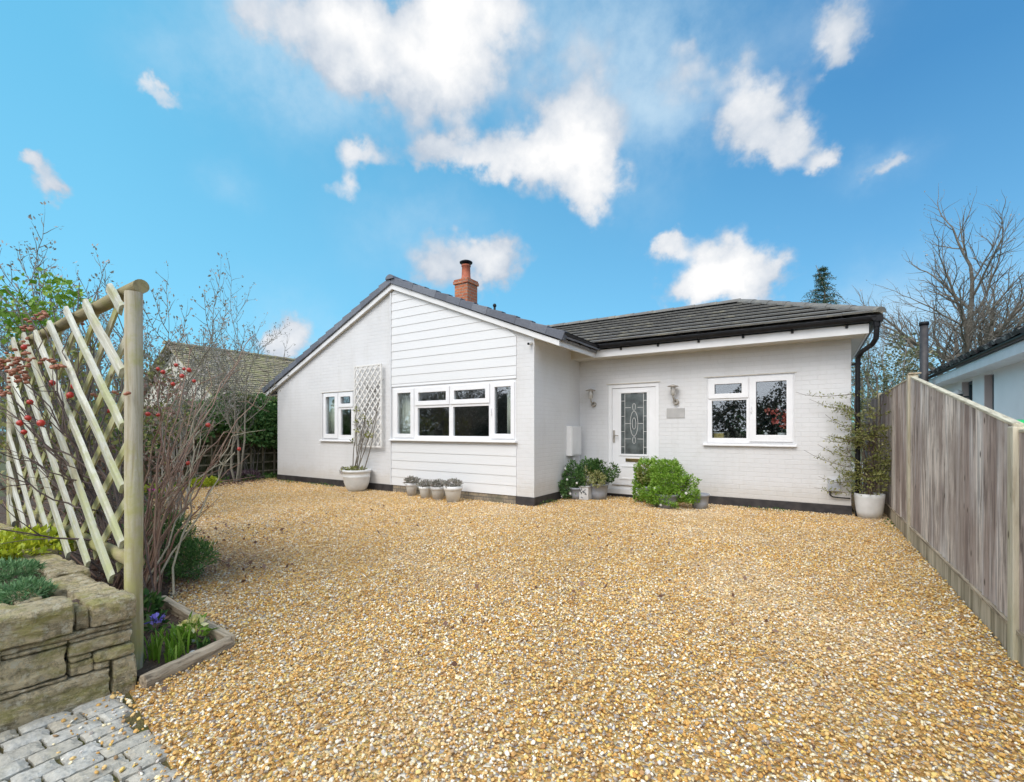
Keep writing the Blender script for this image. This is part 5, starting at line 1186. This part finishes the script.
def bulb(name,label,x,y,n,h,seed,fl=None):
    e=empty(name,(x,y,0),label,'flower'); g=random.Random(seed); blades('leaves',[(x+g.gauss(0,.025),y+g.gauss(0,.025),0) for _ in range(n)],h,.013,M['leaf_mid'] if seed%2 else M['leaf_box'],e,seed)
    if fl: leaves('flowers',[(x,y,h*.75,.04,.04,.03)],fl[1],fl[2],fl[2]*.8,M[fl[0]],e,seed)
bulb('daffodil_shoots','tallest clump of narrow green shoots in the timber edged bed',-3.10,1.235,38,.19,3)
bulb('daffodil_shoots','green shoots beside the foot of the trellis post',-3.16,1.13,34,.17,5)
bulb('daffodil_shoots','small green shoots towards the timber corner',-3.03,1.335,14,.08,4)
bulb('daffodil_shoots','short shoots next to the front timber',-3.02,1.16,16,.11,7)
low_plant('primrose','pale yellow primroses in the timber edged bed',-3.17,1.33,.07,.13,90,.06,.03,'leaf_mid',71,'flower',fl=('petal_yellow',60,.036))
low_plant('crocus','violet blue flower behind the post in the small bed',-3.55,1.28,.035,.09,30,.06,.02,'leaf_box',72,'flower',fl=('petal_blue',22,.035))
low_plant('seedling','leafy green plant behind the trellis post at ground level',-3.9,1.33,.08,.15,160,.06,.035,'leaf_box',73)
for i,(x,y,r) in enumerate(((-3.02,1.27,.022),(-3.20,1.34,.018),(-2.96,1.22,.014))):
    m=MB(); m.ball((x,y,.008),r,9,6,(1.2,.9,.6)); tag(m.build('pebble_stone',M['pot_worn'],None,True),['rounded pale stone in the small bed','small pale stone at the back of the small bed','tiny pale stone by the front timber'][i],'stone')
# evergreen behind the post
e=empty('evergreen_bush',(-4.75,1.75,0),'small feathery evergreen bush just right of the trellis post','bush')
leaves('foliage',[(-4.72,1.78,.30,.22,.2,.28),(-4.55,1.85,.20,.2,.18,.16),(-4.95,1.75,.38,.2,.2,.24),(-4.42,1.93,.24,.12,.1,.08)],6500,.045,.011,M['leaf_mid2'],e,75,up=.9,gap=.15,gapf=9)
T=Tubes()
for k in range(14): rg=np.random.default_rng(k); T.add([(-4.78,1.76,0),(-4.75+rg.normal()*.08,1.78,.2),(-4.72+rg.normal()*.16,1.8+rg.normal()*.08,.42)],[.008,.006,.004],4)
T.build('stems',M['bark'],e)
# ------------------------------------------------------------------ rose bush with hips
ro=empty('rose_bush',(-4.25,1.42,0),'sprawling bare rose bush with red hips growing behind and through the trellis','rose bush')
rng=np.random.default_rng(17); T=Tubes(); T2=Tubes(); T3=Tubes(); hips=[];dry=[]
def P3(px,py,d):
    t=math.atan(298/464); s,c=math.sin(t),math.cos(t); r=(px-512)/464*d; return np.array([r*c-d*s,r*s+d*c,1.305+(430-py)*d/464])
def stem(T,a,b,r0,r1,sag=.06,n=9,tw=3,jag=.018):
    a=np.array(a,float);b=np.array(b,float); pts=[a+(b-a)*t+np.array([0,0,sag*math.sin(math.pi*t)])+(rng.normal(size=3)*jag if 0<t<1 else 0) for t in np.linspace(0,1,n)]
    T.add(pts,np.linspace(r0,r1,n),6); ends=[]
    for j in range(tw):
        i=rng.integers(n//2,n); q=pts[i]; d=(pts[-1]-pts[0]); d/=np.linalg.norm(d); dd=d+rng.normal(size=3)*.5; dd/=np.linalg.norm(dd); L=rng.uniform(.12,.35); e_=q+dd*L
        T.add([q,q+dd*L*.5+rng.normal(size=3)*.015,e_],[r1*1.1,r1*.8,r1*.5],4); ends.append(e_)
    return pts,ends
# the world-space ends of the main canes (fan to the right of the post, fan to the left through the lattice)
CR=[(235,452,4.1),(228,470,4.0),(262,385,5.0),(240,360,5.2),(214,420,4.3),(205,402,4.2),(197,385,4.4),(186,412,4.0),(224,432,4.4),(176,440,3.7),(205,448,4.0),(196,470,3.7),(212,385,4.6),(180,375,4.3),(168,400,3.8),(232,436,4.3),(160,380,4.0),(190,350,4.6),(245,345,5.2),(218,462,3.9),(200,430,4.1),(187,455,3.8),(172,462,3.6)]
base=np.array([-4.28,1.42,0.0])
allends=[]
for k,(px_,py_,d_) in enumerate(CR):
    b=P3(px_,py_,d_); a=base+np.array([rng.normal()*.12,rng.normal()*.07,.05]); _,en=stem(T if k%5 else T3,a,b,rng.uniform(.007,.011),.0035,rng.uniform(-.04,.16),tw=5); allends+=en
for k in range(12):
    b=P3(rng.uniform(120,200),rng.uniform(435,510),rng.uniform(3.5,4.4)); a=base+np.array([rng.normal()*.18,rng.normal()*.10,.02]); _,en=stem(T,a,b,.007,.0025,rng.uniform(-.05,.08),tw=2,n=7)
CLt=[(20,412,2.9),(-10,400,3.1),(45,330,3.2),(38,350,3.1),(-15,462,2.8),(62,352,3.2),(30,420,3.0),(78,378,3.1),(-20,520,2.7),(5,455,2.8),(100,330,3.3),(55,395,3.1),(-12,352,3.2),(20,380,3.1),(84,300,3.4)]
for k,(px_,py_,d_) in enumerate(CLt):
    b=P3(px_,py_,d_); a=P3(rng.uniform(88,118),rng.uniform(480,545),3.10); _,en=stem(T2,a,b,rng.uniform(.006,.009),.003,rng.uniform(-.06,.02),tw=3); allends+=en
for k in range(26):
    b=P3(rng.uniform(0,118),rng.uniform(330,520),rng.uniform(3.3,4.2)); a=base+np.array([rng.normal()*.15,0,.05]); stem(T2,a,b,.007,.0025,.0,tw=2,n=7)
T.build('stems',M['rosestem'],ro); T2.build('dark_stems',M['darkstem'],ro); T3.build('pale_stems',M['palestem'],ro)
HP=[(239,449,4.0),(173,384,4.1),(158,369,4.2),(163,372,4.3),(189,370,4.3),(182,376,4.3),(194,381,4.3),(184,369,4.4),(148,414,3.8),(158,415,3.8),(74,386,3.1),(70,395,3.1),(41,423,2.9),(28,418,2.9),(24,432,2.9),(20,423,2.9),(30,402,3.0),(24,347,3.0),(188,463,3.8),(208,425,4.0),(52,383,3.2),(176,365,4.5),(108,411,3.4)]
hp=None
for k,(px_,py_,d_) in enumerate(HP):
    p=P3(px_,py_,d_)
    if hp is None:
        m=MB(); m.ball((0,0,0),.0185,12,9,(1,1,1.0)); m.ball((0,0,-.019),.005,6,4); hp=m.build('rosehip',M['hip'],None,True); hp.parent=ro; o=hp
    else: o=hp.copy(); COL.objects.link(o); o.parent=ro
    o.location=Vector(p)-ro.location; s=rng.uniform(.75,1.15); o.scale=(s,s,s*rng.uniform(.85,1.1)); o.rotation_euler=(rng.uniform(-.8,.8),rng.uniform(-.8,.8),0)
m=MB(); g_=random.Random(6)
DC=[(8,362,3.0,16,5),(22,357,3.0,14,8),(12,370,3.0,16,6),(50,361,3.1,7,2),(62,366,3.1,6,2),(56,367,3.05,8,2),(30,328,3.2,9,3),(36,318,3.2,9,5),(44,314,3.3,8,3),(26,340,3.1,4,5),(20,378,3.0,14,6),(5,390,3.0,8,8),(95,395,3.3,2,2),(105,393,3.3,3,2),(115,392,3.3,3,2),(128,393,2.5,4,2),(81,320,3.5,4,3)]
for (a,b,d_,sx_,sy_) in DC:
    for q in range(max(3,int(sx_*1.3))):
        p=P3(a+g_.gauss(0,sx_*.5),b+g_.gauss(0,sy_*.5),d_+g_.gauss(0,.05)); m.ball(p,g_.uniform(.010,.016),7,5,(1,1,.7))
tag(m.build('dried_hips',M['dryhip'],ro,True),kind='stuff',label='shrivelled brown hips in clusters')
# ------------------------------------------------------------------ background shrubs and trees, left
RMIN[0]=.0062
cfgL=[(6,.62,.55,.06,.10,.25),(6,.60,.62,.10,.14,.2),(5,.55,.65,.12,.16,.2),(4,.5,.65,.10,.18,.25),(3,.5,.6,.1,.2,.3)]
cfgS=[(4,.62,.65,.06,.10,.35),(5,.62,.7,.12,.14,.2),(7,.34,.8,.22,.14,.15),(4,.42,.75,.12,.15,.2)]
def bt(px_,py_,d_,h,r,seed,label,grp=None,mat='barkgreen',cfg=cfgS,limbs=None,leafn=4,lm='leaf_succ',name='bare_tree',cat='tree',leafL=.045):
    p=P3(px_,py_,d_); p[2]=-.03; return bare_tree(name,tuple(p),h,r,cfg,seed,M[mat],label,cat,grp,leafmat=M[lm] if lm else None,leafn=leafn,leafL=leafL,limbs=limbs)
G1='bare garden trees behind the rustic trellis'
def fan(n,h,seed,tilt=.45,r=.03):
    g=random.Random(seed); return [((g.gauss(0,tilt),g.gauss(0,tilt),1),h*g.uniform(.85,1.15),r*g.uniform(.7,1.2)) for _ in range(n)]
bt(112,430,7.2,0,0,101,'bare budding tree whose twigs top out highest above the trellis post',G1,limbs=fan(4,2.0,1,.22))
bt(20,430,7.0,0,0,102,'bare grey twiggy tree at the far left edge above the trellis',G1,limbs=fan(5,1.75,2,.30))
bt(238,430,11.6,0,0,103,'slender bare tree in front of the mossy tiled roof, right of the trellis',G1,limbs=fan(3,2.35,3,.18))
bt(165,430,9.5,0,0,104,'low spreading bare tree just right of the trellis post, over the roof end',G1,limbs=fan(3,1.8,4,.40))
bt(60,430,9.0,0,0,105,'bare tree behind the leafy climber at the upper left',G1,limbs=fan(5,2.1,5,.36))
#bt(205,430,9.0,0,0,106,'low pale branched shrub leaning over the ivy hedge',G1,mat='palestem',limbs=fan(3,1.15,6,.7,.028),leafn=0,lm=None)
# leafy green climber top-left
e=empty('leafy_climber',(-5.9,1.9,0),'bright green leafy climber rising behind the left part of the trellis','climber'); c_=P3(45,295,4.9)
def E3(px_,py_,d_,rx,ry,rz): p=P3(px_,py_,d_); return (p[0],p[1],p[2],rx,ry,rz)
leaves('foliage',[E3(42,290,4.9,.36,.3,.14),E3(15,300,4.8,.34,.3,.18),E3(58,306,4.9,.2,.3,.14),E3(-5,325,4.7,.3,.3,.2),E3(30,322,4.8,.28,.2,.15)],1500,.06,.048,M['leaf_mid'],e,81,shell=.4,gap=.42,gapf=7)
leaves('inner_foliage',[E3(40,390,4.6,.7,.35,.5),E3(90,430,4.4,.45,.3,.35),E3(10,450,4.6,.5,.3,.4),E3(95,360,4.6,.25,.25,.2)],1700,.06,.035,M['leaf_olive'],e,82,shell=.2,gap=.3,gapf=5)
T=Tubes(); rng=np.random.default_rng(12)
for k in range(26):
    b=P3(rng.uniform(-10,100),rng.uniform(280,420),rng.uniform(4.5,5.0)); a=np.array([-5.9+rng.normal()*.3,1.9+rng.normal()*.1,0]); stem(T,a,b,.014,.005,.05,n=8,tw=3,jag=.05)
T.build('stems',M['bark'],e)
# dense twiggy shrubs behind the trellis
e=empty('twiggy_shrub',(-5.4,2.0,0),'tangled brown twiggy shrub filling the space behind the trellis','shrub'); T=Tubes()
for k in range(32):
    b=P3(rng.uniform(-20,150),rng.uniform(415,540),rng.uniform(4.0,5.4)); a=np.array([b[0]*.4-5.4*.6+rng.normal()*.4,2.0+rng.normal()*.25,0]); stem(T,a,b,.008,.003,.03,n=7,tw=3,jag=.045)
T.build('stems',M['rosestem'],e)
leaves('leaves',[E3(70,470,4.8,1.0,.4,.45),E3(150,400,5.2,.4,.3,.35),E3(150,470,5.2,.4,.3,.3)],1500,.05,.03,M['leaf_dead'],e,83,shell=.1)
e=empty('green_shrub',(-7.6,3.0,0),'loose green shrub between the rose canes and the roofed house','shrub')
leaves('foliage',[E3(152,385,7.6,.35,.4,.45),E3(150,430,7.4,.4,.4,.5),E3(165,415,8.2,.3,.4,.4)],1800,.06,.04,M['leaf_olive'],e,84,shell=.3,gap=.3,gapf=5); T=Tubes()
for k in range(14):
    b=P3(rng.uniform(145,185),rng.uniform(370,440),7.7); stem(T,(-7.6+rng.normal()*.1,3.0,0),b,.014,.005,.05,n=7,tw=3,jag=.05)
T.build('stems',M['bark'],e)
# ------------------------------------------------------------------ background, right
RMIN[0]=.0065
cfgB=[(9,.90,.72,.02,.03,.5),(5,.68,.6,.05,.09,.3),(5,.62,.62,.05,.12,.25),(6,.6,.62,.05,.14,.2),(5,.55,.6,.05,.16,.2)]
p=P3(952,430,29); 
bare_tree('large_bare_tree',(p[0],p[1],-.05),0,0,cfgB,201,M['bark'],'large spreading bare tree against the sky beyond the black flue','tree',None,leafmat=M['leaf_succ'],leafn=1,leafL=.10,
  limbs=[((.12,.0,1),5.5,.46)])
p=P3(1010,430,33)
bare_tree('bare_tree',(p[0],p[1],-.05),0,0,cfgB,202,M['bark'],'bare tree over the neighbour roof at the far right edge','tree','bare trees behind the right-hand houses',limbs=[((.1,-.05,1),4.9,.38)])
cfgT=[(6,.6,.45,.05,.08,.3),(5,.58,.55,.06,.12,.2),(5,.5,.6,.06,.14,.2),(4,.5,.6,.06,.16,.2)]
p=P3(858,430,26); bare_tree('bare_tree',(p[0],p[1],-.05),0,0,cfgT,203,M['bark'],'thin bare tree just right of the conifer above the roof corner','tree','bare trees behind the right-hand houses',limbs=[((0,0,1),4.6,.07),((.25,.05,1),4.2,.06),((-.25,-.05,1),4.0,.05)])
p=P3(905,430,19); bare_tree('bare_tree',(p[0],p[1],-.05),0,0,cfgT,204,M['bark'],'brown leafed scrubby tree between the house corner and the flue','tree','bare trees behind the right-hand houses',limbs=[((0,0,1),2.4,.07),((.35,.05,1),2.2,.06),((-.35,-.05,1),2.2,.05)],leafmat=M['leaf_succ'],leafn=4,leafL=.09)
e=empty('evergreen_tree',tuple(P3(885,430,16)[:2])+(0,),'loose grey-green shrubby tree behind the downpipe corner','tree')
leaves('crown',[E3(880,395,16,.9,.8,.9),E3(905,365,16.5,.8,.8,.8),E3(878,430,15.5,.9,.8,1.0),E3(920,400,17,.9,.8,1.1),E3(868,370,16.5,.5,.6,.7),E3(900,345,17,.5,.6,.5)],8200,.11,.06,M['leaf_olive2'],e,91,shell=.2,gap=.45,gapf=3.2)
T=Tubes(); rng=np.random.default_rng(33); b0=P3(885,430,16)
for k in range(24):
    b=P3(rng.uniform(862,925),rng.uniform(340,430),rng.uniform(15.5,17)); stem(T,(b0[0],b0[1],0),b,.05,.012,.1,n=8,tw=4,jag=.09)
T.build('trunk',M['bark'],e)
# conifer
def conifer(px_,d_,h,rad,seed,label):
    p=P3(px_,430,d_); e=empty('conifer',(p[0],p[1],0),label,'tree'); rg=np.random.default_rng(seed); T=Tubes(); T.add([(p[0],p[1],0),(p[0],p[1],h*.5),(p[0]+.1,p[1],h*.88),(p[0]-.22,p[1],h)],[.16,.10,.03,.01],7); P=[]
    z=h*.35
    while z<h-.05:
        fr=(h-z)/(h*.65); L=rad*fr*1.05+.08
        for k in range(7):
            a=rg.uniform(0,6.28); ll=L*rg.uniform(.6,1.25); d=np.array([math.cos(a),math.sin(a),0]); pts=[np.array([p[0],p[1],z])+d*ll*t+np.array([0,0,.18*ll*math.sin(t*2.2)-.35*ll*t*t]) for t in np.linspace(0,1,6)]
            T.add(pts,np.linspace(.02,.005,6),4)
            for t in np.linspace(.15,1,9):
                q=pts[0]+(pts[-1]-pts[0])*t; i=min(int(t*5),4); q=pts[i]; P.append((q[0],q[1],q[2]-.03,.16*ll*(1.2-t)+.07,.16*ll*(1.2-t)+.07,.05))
        z+=.23
    T.build('trunk',M['bark'],e); leaves('crown',P,15000,.10,.022,M['leaf_conifer'],e,seed,shell=.1,up=-.2,hang=.5)
conifer(822,20,8.45,2.9,7,'dark green conifer tip rising behind the wing roof')
# far tree belt all round the horizon (one mass) and, across the road behind the viewer, garden trees that the windows mirror
rng=np.random.default_rng(77); el_=[]
for k in range(90):
    a=rng.uniform(0,2*math.pi); d_=rng.uniform(70,110); el_.append((d_*math.sin(a),d_*math.cos(a),rng.uniform(1.5,3),rng.uniform(5,10),rng.uniform(5,10),rng.uniform(2,4.5)))
tag(leaves('woods',el_,16000,1.1,.7,M['leaf_dark'],None,95,shell=.5),'distant belt of dark trees on the horizon','woods',kind='stuff')
rng=np.random.default_rng(78); el_=[]
for k in range(26):
    x=-26+k*2.0+rng.normal()*.5; el_.append((x,-15+rng.normal()*.8,1.6+rng.uniform(0,.8),1.7,1.1,1.5+rng.uniform(0,.5)))
for x,z in((-22,4.2),(-13,4.8),(3,4.4),(14,4.6)): el_.append((x,-18,z*.5,2.4,2.2,z*.5))
tag(leaves('woods',el_,110000,.17,.12,M['leaf_woods'],None,96,shell=.7),'dark trees and hedge mirrored in the window panes','woods',kind='stuff')
